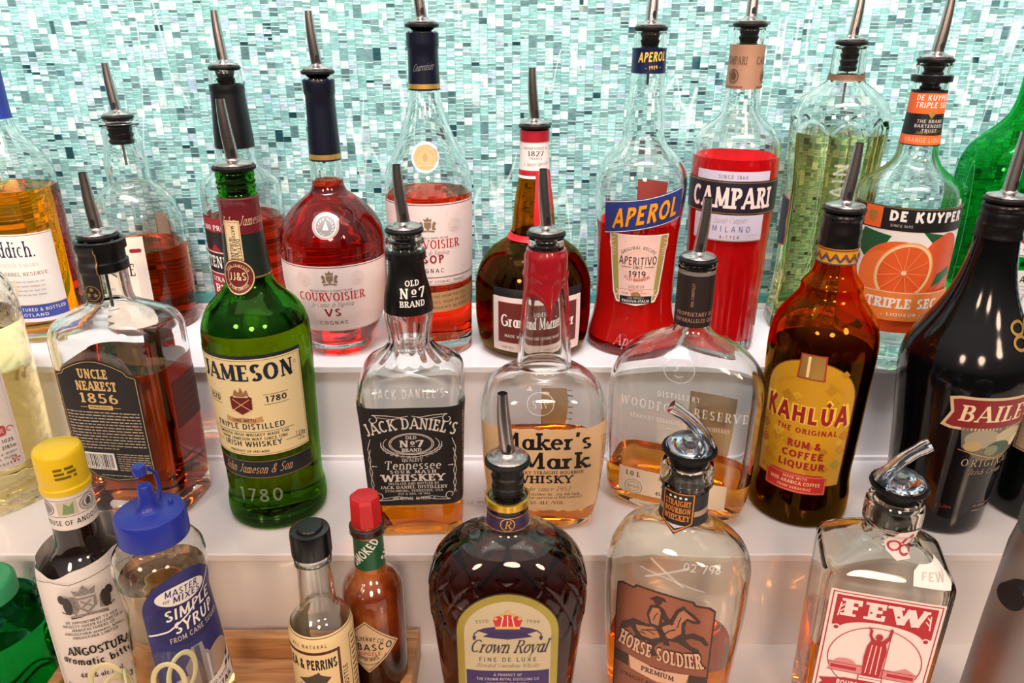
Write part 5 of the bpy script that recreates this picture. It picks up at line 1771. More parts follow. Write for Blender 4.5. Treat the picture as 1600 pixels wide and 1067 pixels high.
def loose_paper():
    bm = bmesh.new()
    S = 96
    rings = []
    for j in range(18):
        f = j / 17
        r = []
        for i in range(S):
            t = 2 * math.pi * i / S
            topz = 149 + 7 * math.sin(t + 1.2) + 2.0 * math.sin(4 * t) + 1.2 * math.sin(7 * t + 1)
            z = 4 + (topz - 4) * f
            k = max(0, (f - .55) / .45)
            rr = 34.3 + .9 * k * math.sin(5 * t + 1) + .5 * k * math.sin(11 * t) - 2.4 * k ** 4
            r.append((rr * math.cos(t) * MM, rr * math.sin(t) * MM, z * MM))
        rings.append(r)
    inner = [[(q[0] * .994, q[1] * .994, q[2] - (.0001 if j == 17 else 0)) for q in rr] for j, rr in reversed(list(enumerate(rings)))]
    loft(bm, rings + inner[:8])
    return bm


PAPW = surf('crinkled_white_paper', '#eae4df', .6, vary=.03, bump=.2, scale=60)
mk('paper_label', loose_paper(), PAPW, b)
pl_ = Prof([(0, 34.4), (110, 34.6), (124, 35.3), (160, 35.0)])
L = Label()
L.line([(-34, 62), (-30, 60), (-20, 61), (-8, 58), (6, 61), (20, 64), (33, 62)], .45, BLK).line([(-34, 62), (-34, -72)], .4, BLK).line([(33, 62), (33, -72)], .4, BLK)
cr = ink('#3c3838')
crest(L, 0, 40, 24, cr, ink('#b9b2ac'))
for i in range(26):
    L.line([(-17 + (i % 5) * 1.3, 29 + i * 1.05), (-8, 29.6 + i * 1.05), (8, 28.8 + i * 1.05), (17 - (i % 4) * 1.4, 29.4 + i * 1.05)], .32, PAPW)
for k in (-1, 1):
    L.ell(k * 12, 40, 3, 8, cr).ell(k * 15, 46, 2.4, 4, cr).curl(k * 15, 36, 4, .9, cr, 90, 90 + k * 240)
for i, s in enumerate(('BY APPOINTMENT TO HER', 'MAJESTY QUEEN ELIZABETH II', 'MANUFACTURERS OF', 'ANGOSTURA aromatic bitters', 'ANGOSTURA LIMITED')):
    L.text(s, 0, 23 - i * 3.5, 2.4, ink('#4a4644'), w=(34, 40, 28, 40, 30)[i])
L.text('ANGOSTURA', 0, -6, 7.4, BLK, w=44, font='slab', wt=.2, jump=.07, sp=.04).text('aromatic bitters', 0, -16, 7.0, BLK, w=56, wt=.16, arc=-150)
L.text('44.7% alc./vol.', -2, -28, 4.6, BLK, w=30).text('16 FL OZ', -18, -40, 5, BLK, w=24).text('473 mL', 18, -38, 5.4, BLK, w=22, wt=.2)
L.text('Nutrition', 53, 52, 7, BLK, w=32, wt=.2).fine(37, 66, 47, 2.2, GREY).text('Serving', 50, 42, 4, BLK, w=22).line([(36, 40), (68, 40)], 1.8, BLK).text('Calories', 51, 33, 5, BLK, w=26, wt=.2).line([(36, 57), (36, 0)], .5, BLK).line([(36, 31), (68, 31)], .5, BLK)
for i in range(7):
    L.fine(37, 66, 27 - i * 3.6, 2, GREY)
    L.line([(36, 26 - i * 3.6), (68, 26 - i * 3.6)], .25, GREY)
L.line([(36, 0), (68, 0)], .5, BLK)
for i in range(10):
    L.fine(38, 64, -5 - i * 4.4, 2.6, GREY)
for i in range(5):
    L.fine(-60, -38, 52 - i * 8, 2.6, ink('#5a5654'))
L.build('label_print', pl_, b, zc=80, off=.75, dl=.02)

# ---- 22 clear squeeze bottle of syrup, blue lid
b = bottle('syrup_bottle', 'clear plastic squeeze bottle of syrup with blue flip spout lid', 'bottle', -0.239, 0.424, 4, 50)
PLA = glass('squeeze_plastic', (0.975, 0.975, 0.96), 1.36, bump=.15, bscale=40)
p = Prof([(0, 31), (2, 33), (8, 33.6), (30, 33.4), (100, 30.5), (130, 28), (140, 27.4), (150, 28.4), (158, 29.4), (166, 30), (174, 29), (180, 25.6), (184, 21.6), (186, 20.4), (198, 20.2), (199, 18.6)])
bottle_body(b, p, PLA, SYRUP, 158, t=1.4, tb=3)
BLUE = surf('blue_plastic', '#20329c', .36, vary=.04)
cap = mk('lid', lathe([(20.6, 187), (22.4, 187.2), (22.4, 203), (21.6, 205.4), (19.4, 206.6), (10, 207.2), (8.4, 207.8), (7.4, 209), (5.8, 212), (4.9, 218), (4.3, 225), (3.8, 225.8), (2, 226)], 48), BLUE, b)
bm = tube([(10, 8, 206), (14, 11, 214), (13, 11, 224), (8, 9, 231), (3, 7, 234)], [2.0, 1.2, 1.1, 1.3, 1.8], 10)
loft(bm, [circ(r, z, 20, 1, 5) for r, z in ((1.5, 230.4), (4.2, 231), (4.5, 236), (3.8, 237.6), (1, 238))], True, True)
mk('flip_plug', bm, BLUE, cap)
bm = lathe([(1.6, 206), (1.5, 209), (.8, 210)], 12)
for v in bm.verts:
    v.co.x += .013
    v.co.y += -.004
mk('lid_peg', bm, BLUE, cap)
BL2 = surf('indigo_label', '#2c2f72', .4, vary=.03)
L = Label()
pts = [(-28, -60), (28, -60), (28, 22)] + [(28 * math.cos(math.radians(a)), 22 + 30 * math.sin(math.radians(a))) for a in range(8, 176, 9)] + [(-28, 22)]
L.poly(pts, BL2)
L.ell(0, 12, 26, 18, ink('#23265f')).line([(-27, 6), (-14, 8), (0, 16), (14, 28), (22, 40)], 1.2, WHT)
L.ell(-2, 35, 17, 8.4, WHT).text('MASTER', -2, 35.6, 5.4, BL2, w=22, wt=.16, it=.1).text('OF', -12, 31, 2.6, BL2).text('MIXES', 1, 29.4, 5.4, BL2, w=19, wt=.16, it=.1)
L.text('SIMPLE', 2, 16.4, 9, WHT, w=34, wt=.17, sp=.06, it=.08, slope=.08).text('SYRUP', 4, 5.4, 9, WHT, w=30, wt=.17, sp=.06, it=.08, slope=.08).text('FROM CANE SUGAR', 4, -.4, 4, LTGREY, w=38, slope=.08)
sv, sv2 = surf('printed_silver', '#a9a9ae', .3, metal=.4), ink('#54566a')
L.ell(16, -32, 12, 13, ink('#b49a86')).ell(-8, -38, 12, 7, ink('#c9b4a0'))
L.poly([(-8, -46), (8, -46), (10, -24), (6, -18), (-6, -18), (-10, -24)], sv).poly([(-5, -18), (5, -18), (4, -10), (-4, -10)], sv).rect(-2, -45, 1.6, -11, sv2).rect(5, -44, 6.6, -22, ink('#d4d4da'))
L.poly([(-28, -60), (28, -60), (28, -34), (14, -42), (-6, -47), (-28, -50)], PAPER)
L.text('FILTERED WATER', 8, -50, 3, ink('#4b4a66'), w=24, slope=.1).text('COCKTAIL', 10, -57, 5, BL2, w=28, wt=.22, slope=.1)
for x, y in ((22, -40), (19, -46), (24, -47)):
    L.poly([(x, y), (x + 3, y + 2), (x + 3.4, y + 6), (x, y + 4)], BL2)
L.build('front_label', p, b, zc=120, uc=0, off=.35)

# ---- 23 green squeeze bottle at the frame's edge
b = bottle('lime_juice_bottle', 'squat twisted green plastic bottle with lighter green cap at the tray\'s edge', 'bottle', -0.410, 0.474, 3, 40)
GPL = glass('green_plastic', (0.12, 0.62, 0.36), 1.4)
p = Prof([(0, 36), (3, 38), (20, 38.6), (60, 38.4), (76, 38), (84, 36), (90, 31), (94, 25), (97, 22), (104, 21.4)], S=120, disp=lambda z, t, x, y: 1.9 * math.sin(5 * t + z * .055) * max(0, min(1, (88 - z) / 10)))
bottle_body(b, p, GPL, liquid('green_juice', (.6, .92, .5)), 70, t=1.6, tb=3)
GC = surf('light_green_plastic', '#2f9c66', .4, vary=.04)
cap = mk('cap', lathe([(22.4, 97), (23.6, 97.2), (23.6, 110), (22.6, 112), (20.4, 113), (19.6, 112.6), (2, 112.8)], 48), GC, b)
bm = lathe([(2, 112.6), (2.8, 113), (2.4, 117), (1, 117.6)], 14)
for v in bm.verts:
    v.co.x += .008
mk('cap_nub', bm, GC, cap)

# ---- 24 glass of knotted bamboo picks
GX, GY, GZ = -0.222, 0.345, 0.006
g = empty('tumbler', (GX, GY, GZ), 0, 'clear drinking glass on the tray holding the knotted bamboo picks', 'glass')
bm = bmesh.new()
loft(bm, [circ(r, z, 64) for r, z in ((26, 0), (29, 1), (30, 4), (33, 58), (36.4, 126), (36.3, 127), (35.7, 127), (35.5, 126), (32.1, 58), (28.9, 8), (24, 6.5))], True, True)
mk('glass_body', bm, thin_glass('thin_drinking_glass'), g)
BAM = surf('pale_green_bamboo', '#cfc796', .45, vary=.12, scale=90)


def make_pick():
    root = empty('bamboo_pick', (0, 0, 0), 0, 'x', 'pick', 'knotted bamboo picks in the glass')
    mk('stick', tube([(0, 0, 0), (0, 0, 50), (0, 0, 104)], [.5, 1.2, 1.3], 8), BAM, root)
    pts = []
    for i in range(25):
        t = i / 24
        a = math.radians(-70 + 320 * t)
        pts.append((9.5 * math.cos(a) * (1 - .1 * t), 2.4 * (t - .5), 123 + 14 * math.sin(a)))
    pts = [(0, -1.5, 103)] + pts + [(-1, 1.5, 102)]
    mk('loop', tube(pts, [1.7] * len(pts), 8, flat=.55), BAM, root)
    k = []
    for i in range(17):
        a = 2 * math.pi * i / 16
        k.append((4.6 * math.cos(a), 4.2 * math.sin(a), 106 + 2.4 * math.sin(2 * a)))
    mk('knot', tube(k, 1.7, 8), BAM, root)
    return root


def copy_tree(o, parent=None):
    c = o.copy()
    COL.objects.link(c)
    if parent:
        c.parent = parent
    for ch in [q for q in bpy.data.objects if q.parent == o]:
        copy_tree(ch, c)
    return c


picks = [(-17, 2, -10, 8, 20, 4, 'bamboo pick with a tall open loop, beside the bitters bottle label'),
         (-6, -10, -3, 14, 75, -4, 'bamboo pick whose small loop is seen edge on, in the middle of the glass'),
         (9, -4, 9, 6, 10, 0, 'bamboo pick with an upright teardrop loop, in front of the syrup bottle'),
         (20, 6, 10, -6, 60, 4, 'bamboo pick with a round loop tucked under the glass rim'),
         (15, -14, 12, 12, 120, -6, 'bamboo pick lying low against the glass rim, its knot showing')]
src = make_pick()
for i, (px, py, tx, ty, rz, dz, lab) in enumerate(picks):
    o = src if i == 0 else copy_tree(src)
    o['label'] = lab
    o.location = (GX + px * .5 * MM, GY + py * .5 * MM, GZ + .0075 + .004 + dz * MM * .4)
    o.rotation_euler = (math.radians(-ty * .35), math.radians(tx * .55), math.radians(rz))

# ---- 25 Worcestershire sauce
b = bottle('sauce_bottle', 'small clear sauce bottle with black cap and cream label, nearly empty', 'bottle', -0.137, 0.430, 4, -16)
p = Prof([(0, 20), (2, 22), (6, 22.6), (60, 22.6), (104, 22.4), (110, 21.4), (117, 17.6), (122, 13.8), (126, 12.6), (140, 12.2), (160, 11.4), (161, 12.8), (164, 12.8), (165, 11.2), (176, 11)])
bottle_body(b, p, CLEAR, liquid('brown_sauce', (.3, .1, .02)), 22, t=2.2, tb=5)
bm = bmesh.new()
rings = []
for r, z in ((12.4, 168), (13.4, 168.4), (13.4, 185), (12.8, 187)):
    rings.append([((r + (.25 if i % 2 else 0)) * math.cos(2 * math.pi * i / 72) * MM, (r + (.25 if i % 2 else 0)) * math.sin(2 * math.pi * i / 72) * MM, z * MM) for i in range(72)])
loft(bm, rings + [circ(r, z, 72) for r, z in ((9.4, 187.6), (9, 189.2), (8.4, 189.8), (1, 189.9))], True, True)
mk('screw_cap', bm, BLACKPL, b)
LP = surf('sauce_label_paper', '#e9cf9a', .5, vary=.03)
LPB = ink('#52231e')
L = Label()
L.rect(-50, -58, 50, 52, LP).line([(-50, 50.6), (50, 50.6)], .5, LPB)
L.text('ALL NATURAL', 0, 43, 3, LPB, w=26, sp=.4).rect(-22, -54, 22, 39.6, LPB).rect(-20, -52, 20, 37.2, LP)
L.text('LEA & PERRINS', 0, 24, 9, BLK, w=38, wt=.22, sp=.06)
L.poly([(-10, 14), (6, 20), (14, 16), (10, 11), (-4, 10)], ink('#4c4640')).poly([(-2, 17), (6, 22), (8, 16)], ink('#4c4640')).line([(-10, 9), (18, 8)], .8, ink('#4c4640'))
L.text('The Original', 0, 1, 5, BLK, w=26, font='serif', it=.3, wt=.1).text('WORCESTERSHIRE', 0, -8, 6, LPB, w=37, font='serif', wt=.18).text('SAUCE', 0, -18, 6, LPB, w=20, font='serif', wt=.18)
L.text('SHAKE THE BOTTLE', 27, -6, 4, LPB, w=54, rot=90, wt=.18).frame(31, -50, 49, 44, .6, LPB)
for i in range(14):
    L.fine(33, 47, 38 - i * 5, 2.4, LPB)
L.build('front_label', p, b, zc=60, uc=2)

# ---- 26 smoky pepper sauce
b = bottle('pepper_sauce_bottle', 'brown pepper sauce bottle with red octagonal cap and green neck label', 'bottle', -0.107, 0.470, 4, -9)
SAUCE, snt, sp_ = new_mat('settled_chipotle_sauce')
stc = snt.nodes.new('ShaderNodeTexCoord')
sxz = snt.nodes.new('ShaderNodeSeparateXYZ')
sno = snt.nodes.new('ShaderNodeTexNoise')
sno.inputs['Scale'].default_value = 38.0
sno.inputs['Detail'].default_value = 4.0
snt.links.new(stc.outputs['Object'], sxz.inputs[0])
snt.links.new(stc.outputs['Object'], sno.inputs['Vector'])
sk = N(snt)
srp = snt.nodes.new('ShaderNodeValToRGB')
srp.color_ramp.elements[0].position, srp.color_ramp.elements[0].color = 0.25, lin('#2a0f08')
srp.color_ramp.elements[1].position, srp.color_ramp.elements[1].color = 0.95, lin('#b0642c')
e_ = srp.color_ramp.elements.new(0.55)
e_.color = lin('#77300f')
snt.links.new(sk.m('ADD', sk.m('MULTIPLY', sxz.outputs['Z'], 6.0), sk.m('MULTIPLY', sk.m('SUBTRACT', sno.outputs['Fac'], 0.5), 1.5)), srp.inputs['Fac'])
snt.links.new(srp.outputs['Color'], sp_.inputs['Base Color'])
sp_.inputs['Roughness'].default_value = 0.1
sp_.inputs['Coat Weight'].default_value = 0.6
p = Prof([(0, 20), (2, 22.4), (8, 23.4), (38, 23.4), (100, 23.2), (108, 22), (114, 18.6), (119, 14.6), (124, 12), (130, 11.2), (156, 10.6), (157, 12.6), (162, 12.6), (163, 11), (168, 10.6)])
bottle_body(b, p, SAUCE, solid=True)
bm = bmesh.new()
loft(bm, [circ(11.4, 163.5, 8), circ(12.0, 165, 8), circ(11.4, 184, 8), circ(10.2, 186.4, 8), circ(2, 186.8, 8)], True, True)
mk('octagonal_cap', bm, surf('red_plastic', '#c01a22', .34, vary=.06), b, smooth=False)
sleeve(b, p, 155.5, 163, .4, surf('brown_neck_ring', '#2b1512', .3), 'neck_ring')
GN = surf('green_neck_label', '#1f5a37', .4, vary=.04)
sleeve(b, p, 128, 154, .4, GN, 'neck_label')
L = Label()
for u in (-24, 0, 24):
    L.text('SMOKED', u, 0, 7.4, WHT, w=28, wt=.2, rot=48)
L.build('neck_print', p, b, zc=141, off=.6, uc=3)
L = Label()
D = 25
L.poly([(-D, 0), (0, -D), (D, 0), (0, D)], surf('sauce_label_tan', '#dcbf96', .5, vary=.03)).line([(-D + 2, 0), (0, -D + 2), (D - 2, 0), (0, D - 2), (-D + 2, 0)], .5, BLK)
L.text('McILHENNY CO', 0, 6.4, 4, BLK, w=24, arc=20).text('TABASCO', 0, -3, 6.4, BLK, w=38, wt=.15, sp=.2).text('CHIPOTLE', 0, -8, 3.4, RED, w=20).text('PEPPER SAUCE', 0, -13, 3.4, BLK, w=18, arc=-18).ring(0, -2, 15, 15, .4, BLK, 200, 340)
L.build('diamond_label', p, b, zc=66, uc=1)

# ---- 28 faceted Canadian whisky
b = bottle('whisky_bottle', 'broad faceted bottle of dark whisky with arched gold label, crown and purple cushion', 'bottle', -0.003, 0.447, 3, 0)


def facets(z, t, x, y):
    k = max(0, min(1, (z - 106) / 4)) * max(0, min(1, (164 - z) / 6))
    u = t * 8
    f1, f2 = abs(math.sin(u + z * .10)), abs(math.sin(u - z * .10))
    return -2.2 * k * max(max(0, 1 - f1 / .30), max(0, 1 - f2 / .30))


p = Prof([(0, 38, 27, 3), (3, 40.5, 29, 3.2), (36, 47.5, 33, 3.2), (90, 52.5, 36, 3.2), (112, 54.6, 37.4, 3.1), (122, 56.4, 38.2, 3), (140, 56.8, 38.2, 2.9), (152, 54, 37, 2.8), (164, 46.5, 33, 2.6), (173, 37, 28, 2.4), (179, 27, 22.6, 2.2), (183, 19, 17.6), (187, 15, 15), (196, 14), (203, 13.8), (204, 15.2), (209, 15.2), (210, 13.2)], S=240, disp=facets, sub=9)
bottle_body(b, p, CLEAR, CROWNL, 172, t=3.2, tb=9)
PUR = ink('#35205e')
sleeve(b, p, 188, 200, .4, surf('purple_neck_band', '#33214a', .4), 'neck_band')
sleeve(b, p, 203, 209.6, .4, surf('brass_ring', '#c8a23c', .25, metal=.85), 'gold_ring')
L = Label()
L.ring(0, 0, 5, 5, .7, GOLD).text('R', 0, -3, 6, GOLD, font='serif', it=.2).line([(-40, -5), (40, -5)], .5, GOLD).line([(-40, 5), (40, 5)], .5, GOLD)
L.build('neck_print', p, b, zc=194, off=.7)


def arch(m):
    return [(-36 + m, -75), (36 - m, -75), (36 - m, 22)] + [((36 - m) * math.cos(math.radians(a)), 22 + (34 - m) * math.sin(math.radians(a))) for a in range(8, 176, 8)] + [(-36 + m, 22)]


L = Label()
L.poly(arch(0), ink('#2a1a14')).poly(arch(1.0), surf('gold_border', '#a89a44', .38, metal=.4)).poly(arch(6.2), surf('champagne_label', '#c2b492', .42, vary=.04))
L.text('ESTD', -17, 32, 2.6, GREY, w=9, rot=10).text('1939', 17, 32, 2.6, GREY, w=9, rot=-10)
L.poly([(-21, 25), (-9, 21), (9, 21), (21, 25), (16, 27.5), (8, 29), (-8, 29), (-16, 27.5)], PUR).poly([(-17, 20), (0, 17.6), (17, 20), (12, 23.5), (-12, 23.5)], ink('#2b1950'))
for k in (-1, 1):
    L.line([(k * 20, 25), (k * 23, 22), (k * 22.4, 19)], .8, PUR).poly([(k * 21.6, 20), (k * 24, 20), (k * 23.6, 16.6), (k * 22, 16.6)], PUR)
cr = ink('#c3222e')
L.poly([(-8, 28), (8, 28), (10, 35), (7, 38), (0, 39.6), (-7, 38), (-10, 35)], cr).rect(-8.4, 27, 8.4, 29.4, GOLD)
for x, y in ((-8, 36), (-4, 38.6), (4, 38.6), (8, 36)):
    L.ell(x, y, 1.3, 1.3, GOLD)
L.ell(0, 41, 1.8, 1.8, GOLD).line([(-4.6, 29), (-3, 38)], .8, ink('#f0d8c0')).line([(4.6, 29), (3, 38)], .8, ink('#f0d8c0')).line([(0, 29), (0, 39)], .8, ink('#f0d8c0'))
L.text('Crown Royal', 0, 4.6, 12.5, ink('#2c2230'), w=53, font='serif', it=.3, wt=.12, sp=.02).text('FINE DE LUXE', 0, -4, 4, ink('#5a5048'), w=40, sp=.3, wt=.16).text('Blended Canadian Whisky', 0, -9.6, 3.6, ink('#6a6058'), w=44, font='serif', it=.3, wt=.09)
L.rect(-29, -50, 29, -13, PUR).text('A PRODUCT OF', 0, -18, 2.4, LTGREY, w=20).text('THE CROWN ROYAL DISTILLING CO', 0, -22.4, 2.6, LTGREY, w=44).text('CRAFTED IN GIMLI', 0, -27, 2.6, LTGREY, w=30).text('FOR ROYALTY', 0, -31.4, 2.6, LTGREY, w=22).text('CANADA', 0, -42, 7, LTGREY, w=34, font='serif')
L.build('front_label', p, b, zc=100, off=1.3, dl=.10, step=1.7)
steel_pourer(b, 210, math.radians(180), rise=24, r=15.6, rin=9)

# ---- 29 flask-shaped bourbon with copper plate
b = bottle('bourbon_bottle', 'rounded flask bottle with a copper rider label and clear flip pourer', 'bottle', 0.119, 0.447, 3, -26)
p = Prof([(0, 38, 26, 3), (3, 41, 29, 3), (30, 44, 31, 3), (68, 46.5, 33, 3), (131, 50, 35, 3), (150, 50, 35, 2.9), (164, 47.4, 33.6, 2.8), (174, 42, 31, 2.6), (181, 34, 27, 2.4), (187, 24, 21.6, 2.1), (191, 18, 17.6), (195, 16.2), (206, 15.4), (220, 15.6), (221, 18), (233, 18.2), (235, 17)], S=96)
OLIVE = glass('faint_olive_glass', (0.975, 0.978, 0.945))
bottle_body(b, p, OLIVE, BOURBON, 88, t=3.2, tb=9)
sleeve(b, p, 194, 217, .4, surf('charcoal_band', '#2b2a2e', .5), 'neck_band')
sleeve(b, p, 201, 205, .55, ink('#b49a86'), 'band_stripe')
L = Label()
og = ink('#d8842c')
L.poly([(-11, 14), (11, 14), (11, -10), (0, -17), (-11, -10)], ink('#1c1b1f')).line([(-10, 13), (10, 13), (10, -9.4), (0, -15.6), (-10, -9.4), (-10, 13)], .8, og)
for i, s in enumerate(('STRAIGHT', 'BOURBON', 'WHISKEY')):
    L.text(s, 0, 3.4 - i * 5.6, 4.4, og, w=17, font='slab', wt=.22)
for x in (-5, -1.7, 1.7, 5):
    L.ell(x, 10, .9, .9, WHT)
L.poly([(-6, -11), (6, -11), (0, -13.6)], ink('#c9c9cf'))
L.build('neck_badge', p, b, zc=206, uc=-1, off=1.2)
COP = surf('copper_plate', '#96604a', .34, metal=.75, vary=.12, scale=25)
DC = ink('#3a221c')
L = Label()
L.poly([(-35, -62), (35, -62), (35, 38), (31, 41), (22, 41), (20, 43.5), (-20, 43.5), (-22, 41), (-31, 41), (-35, 38)], DC).poly([(-33.8, -60), (33.8, -60), (33.8, 37), (30, 39.4), (21, 39.4), (19, 42), (-19, 42), (-21, 39.4), (-30, 39.4), (-33.8, 37)], COP)
# rearing horse and rider
CR2 = surf('copper_relief', '#b57c5c', .35, metal=.7)
horse = [(-24, 10), (-20, 14), (-10, 13), (0, 18), (6, 24), (9, 33), (14, 38), (16, 35.6), (21, 33), (26, 28), (25, 25.6), (21, 25), (17, 26), (16, 20), (17, 14), (22, 17), (29, 15), (33, 9), (31, 7), (27, 11), (21, 12), (17, 9), (21, 5), (27, 3), (27, -1), (24, -1), (19, 2), (12, 5), (5, 4), (-1, -1), (-4, -7), (-1, -13), (-5, -15), (-9, -7), (-9, -2), (-14, -4), (-16, -10), (-13, -15), (-18, -16), (-21, -9), (-18, 0), (-21, 4)]
L.poly(horse, DC)
L.poly([(-18, 9), (-9, 11), (1, 15), (8, 21), (11, 31), (14, 34.5), (19, 31), (23, 27.6), (17, 28.4), (13.6, 23), (14, 14), (8, 7), (0, 5), (-6, 1), (-13, 1), (-17, 5)], CR2)
L.poly([(-24, 10), (-29, 6), (-31, -4), (-28, -9), (-27, 0), (-22, 5)], DC)
L.poly([(-8, 13), (-11, 22), (-9, 30), (-4, 32.6), (1, 30), (4, 24), (9, 21), (7, 18.6), (2, 20), (0, 22), (1, 13), (5, 6), (7, 0), (3, -1), (0, 5), (-3, 11)], DC).poly([(-7, 15), (-9, 22), (-7, 29), (-3, 30), (-1, 27), (-2, 15)], CR2)
L.ell(-4, 36, 3.2, 3.4, DC).poly([(-9, 36.4), (-4, 39.6), (1, 38.6), (2, 36.6), (-4, 37), (-9, 35)], DC)
for x0, y0, x1, y1 in ((-14, 6, -4, 6), (-10, 8, 4, 10), (2, 8, 10, 16), (11, 18, 13, 28), (-16, 3, -10, 3), (-6, 18, -3, 26)):
    L.line([(x0, y0), ((x0 + x1) / 2, (y0 + y1) / 2 + 1.4), (x1, y1)], .7, DC)
L.text('HORSE SOLDIER', 0, -17.5, 13, DC, w=64, font='slab', wt=.3, sp=.12, arc=-150, grow=.2).text('HORSE SOLDIER', 0, -17, 12, surf('bright_copper', '#e0b494', .35, metal=.4), w=62, font='slab', wt=.22, sp=.16, arc=-150, grow=.2)
L.poly([(-22, -22), (0, -26), (22, -22), (20, -34), (0, -38), (-20, -34)], surf('bright_copper', '#e0b494', .35, metal=.4)).text('PREMIUM', 0, -32, 4.6, DC, w=24, font='slab', wt=.2).text('****', 0, -27.6, 3, DC, w=12)
L.rect(-34, -33, -22, -22, DC).rect(22, -33, 34, -22, DC).text('STRAIGHT BOURBON WHISKEY', 0, -44, 3.6, DC, w=56)
L.build('copper_label', p, b, zc=107, uc=0)
L = Label()
L.line([(-14, -6), (14, 8)], 1.3, EMB).line([(12, -6), (-12, 8)], 1.3, EMB).text('02 798', 22, 6, 5, EMB, w=24).line([(-18, 0), (26, -6)], .8, EMB)
L.build('embossed_mark', p, b, zc=166, uc=0, off=1.4)
flip_pourer(b, 235, math.radians(20), r=18.5, rin=12)

# ---- 30 square gin-style bottle with red and white label
b = bottle('whiskey_bottle', 'square clear bottle with red and white statue label, clear flip pourer and white shoulder sticker', 'bottle', 0.262, 0.442, 3, -15)
p = Prof([(0, 38, 29, 9), (2, 40, 31, 9), (60, 41, 32, 9), (157, 42, 33, 9), (161, 41.6, 32.6, 9), (164, 40, 31, 8), (171, 32, 26, 6), (176, 25, 22, 4), (179, 20, 19, 3), (181, 17, 17), (184, 16.2), (190, 16.2), (192, 18.6), (200, 19), (207, 18.6), (210, 17)], S=128)
bottle_body(b, p, OLIVE, BOURBON, 96, t=4.2, tb=12)
FR = ink('#b4202e')
FP = surf('few_label_paper', '#efe2dc', .5, vary=.02)
FP.name = 'white_red_label_paper'
L = Label()
L.rect(-36, -80, 36, 34, FP, r=1.5).frame(-34.4, -78, 34.4, 32.4, .8, FR)
L.poly([(-31.6, 30), (31.6, 30), (31.6, 4)] + [(27 * math.cos(math.radians(a)), 1 + 9.5 * math.sin(math.radians(a))) for a in range(10, 171, 8)] + [(-31.6, 4)], FR)
L.text('FEW', 0, 13, 14.5, FP, w=52, font='slab', wt=.29, sp=.2, grow=-.0, arc=None)
for k in (-1, 1):
    L.ell(k * 28.5, 2, 2.6, 2.6, FP).ell(k * 28.5, 2, 1.6, 1.6, FR).line([(k * 29, 12), (k * 28, 24)], .9, FP).line([(k * 28, 16), (k * 25.6, 19)], .8, FP).line([(k * 28, 20), (k * 26, 23)], .8, FP)
    L.ell(k * 8.6, 19, .9, .9, FR)
L.ring(0, -22, 30.5, 29, .6, FR)
# statue over a fair-ground skyline
L.rect(-28, -36, 28, -28.5, ink('#d98a8c')).ell(-18, -28.5, 7, 4, ink('#d98a8c')).rect(-27, -34, -10, -31, FR).rect(10, -34, 27, -31, FR).poly([(14, -28.5), (21, -24.5), (28, -28.5)], ink('#d98a8c')).line([(-29, -29), (29, -29)], .5, FR).line([(-29, -36.5), (29, -36.5)], .6, FR)
L.poly([(-6, -36), (-7, -20), (-6.4, -10), (-4.6, -4.6), (-6.6, 0), (-6.6, 4.6), (-8.4, 8), (-4.8, 4.6), (-4.8, 0), (-2.6, -3.4), (2.6, -3.4), (5.4, 1), (6, 8), (7.6, 8), (7.4, 0), (5, -5.6), (6.6, -12), (6, -22), (5.6, -36)], FR).ell(0, -.6, 2.3, 2.8, FR).line([(7, 7), (7, -36)], .6, FR)
for x in (-3.4, -.6, 2.4):
    L.line([(x, -8), (x * 1.2, -34)], .6, FP)
L.rect(-8, -42, 8, -36.5, FP).frame(-8, -42, 8, -36.5, .6, FR).line([(-8, -39), (8, -39)], .5, FR)
L.poly([(-33, -46), (-16, -42), (16, -42), (33, -46), (30, -49), (33, -54), (16, -52), (-16, -52), (-33, -54), (-30, -49)], FR).text('BOURBON WHISKEY', 0, -49.4, 5, FP, w=42, wt=.2).text('FEW SPIRITS', 0, -62, 6, FR, w=40, font='serif')
L.build('front_label', p, b, zc=118, uc=0, off=.35)
L = Label()
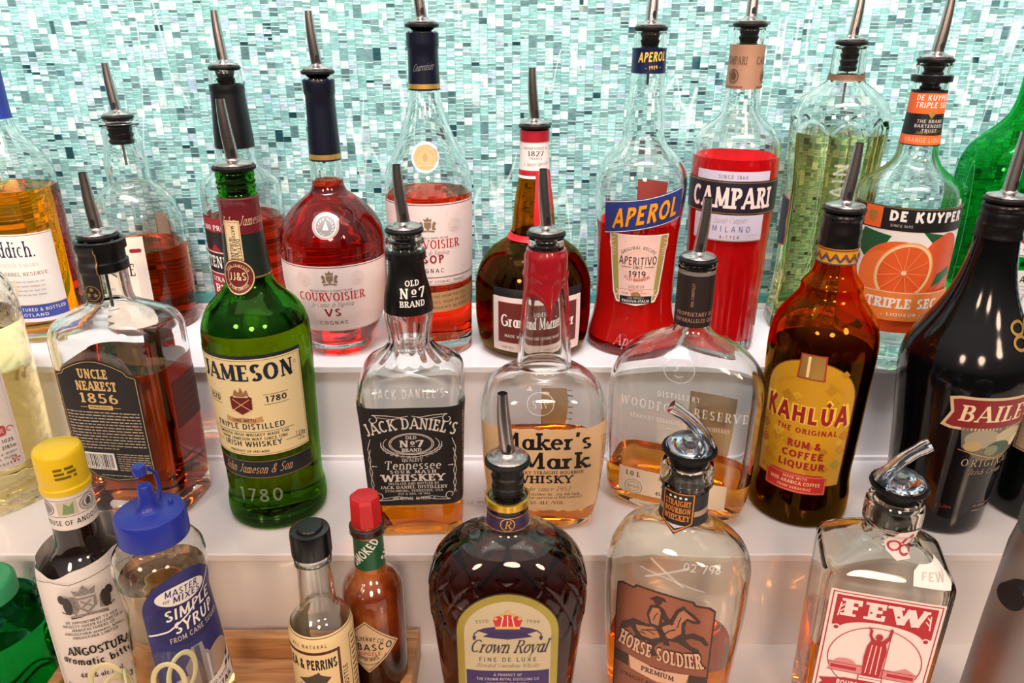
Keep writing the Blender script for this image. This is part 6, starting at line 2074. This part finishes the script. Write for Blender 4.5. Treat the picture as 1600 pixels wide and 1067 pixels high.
L.poly([(-12, -6), (11, -6), (13, 3), (10, 5.5), (-9, 5.5), (-12, 2)], surf('white_sticker', '#f4efec', .6)).text('FEW', 0, -2.2, 4.4, LTGREY, w=15, wt=.18)
L.build('shoulder_sticker', p, b, zc=169.5, uc=25, off=1.0)
L = Label()
PKT = ink('#a83a4a')
L.poly([(-7, 4), (-3, 10), (8, 12), (7, 4), (2, -2), (6, -8), (-2, -10), (-8, -6), (-10, 0)], ink('#ead7d4')).ring(-4, -2, 4, 4, 1.3, PKT).ring(2, -4, 3.4, 3.4, 1.2, PKT).line([(0, 0), (5, 9)], 1.6, PKT)
L.build('neck_tag', p, b, zc=186, uc=4, off=2.6)
flip_pourer(b, 210, math.radians(195), r=19, rin=12.5)

# ---- 31 steel jug at the frame's edge
b = bottle('steel_jug', 'brushed steel jug with grey lid and black knob at the picture\'s edge', 'jug', 0.372, 0.398, 3, 0)
JS = surf('satin_steel', '#a39a98', .38, metal=.8, vary=.05, scale=20)
mk('jug_body', lathe([(46, 0), (50, 1.5), (51, 6), (49, 120), (47, 186), (45, 200), (44, 206)], 64), JS, b)
lid = mk('lid', lathe([(44.6, 205), (45.4, 206), (45, 216), (41, 228), (30, 236), (12, 240), (1, 240.6)], 64), surf('slate_grey_plastic', '#56605f', .45, vary=.06), b)
kn = tube([(-44, -10, 176), (-52, -13, 176.5), (-60, -16, 177)], [6.5, 9.4, 9.0], 24)
mk('knob', kn, BLACKPL, b)

# ---- printed tape on the lower step
L = Label()
tp = empty('name_tape', (-0.0300, 0.5950, T2 + .0003), 0, 'clear strip of tape with small lettering on the step beside the square black-labelled bottle', 'label')
bm = bmesh.new()
box(bm, -.026, .026, -.0045, .0045, 0, .0003)
tape = mk('tape', bm, surf('frosted_tape', '#eee8e6', .3), tp, smooth=False)
L.text('UNCLE NEAREST', 0, -2.4, 5, ink('#9a928e'), w=47, wt=.14, sp=.2)


class Flat:
    def surf(self, u, z, off):
        return (u * MM, z * MM, off * MM)


L.build('tape_lettering', Flat(), tape, off=.32)
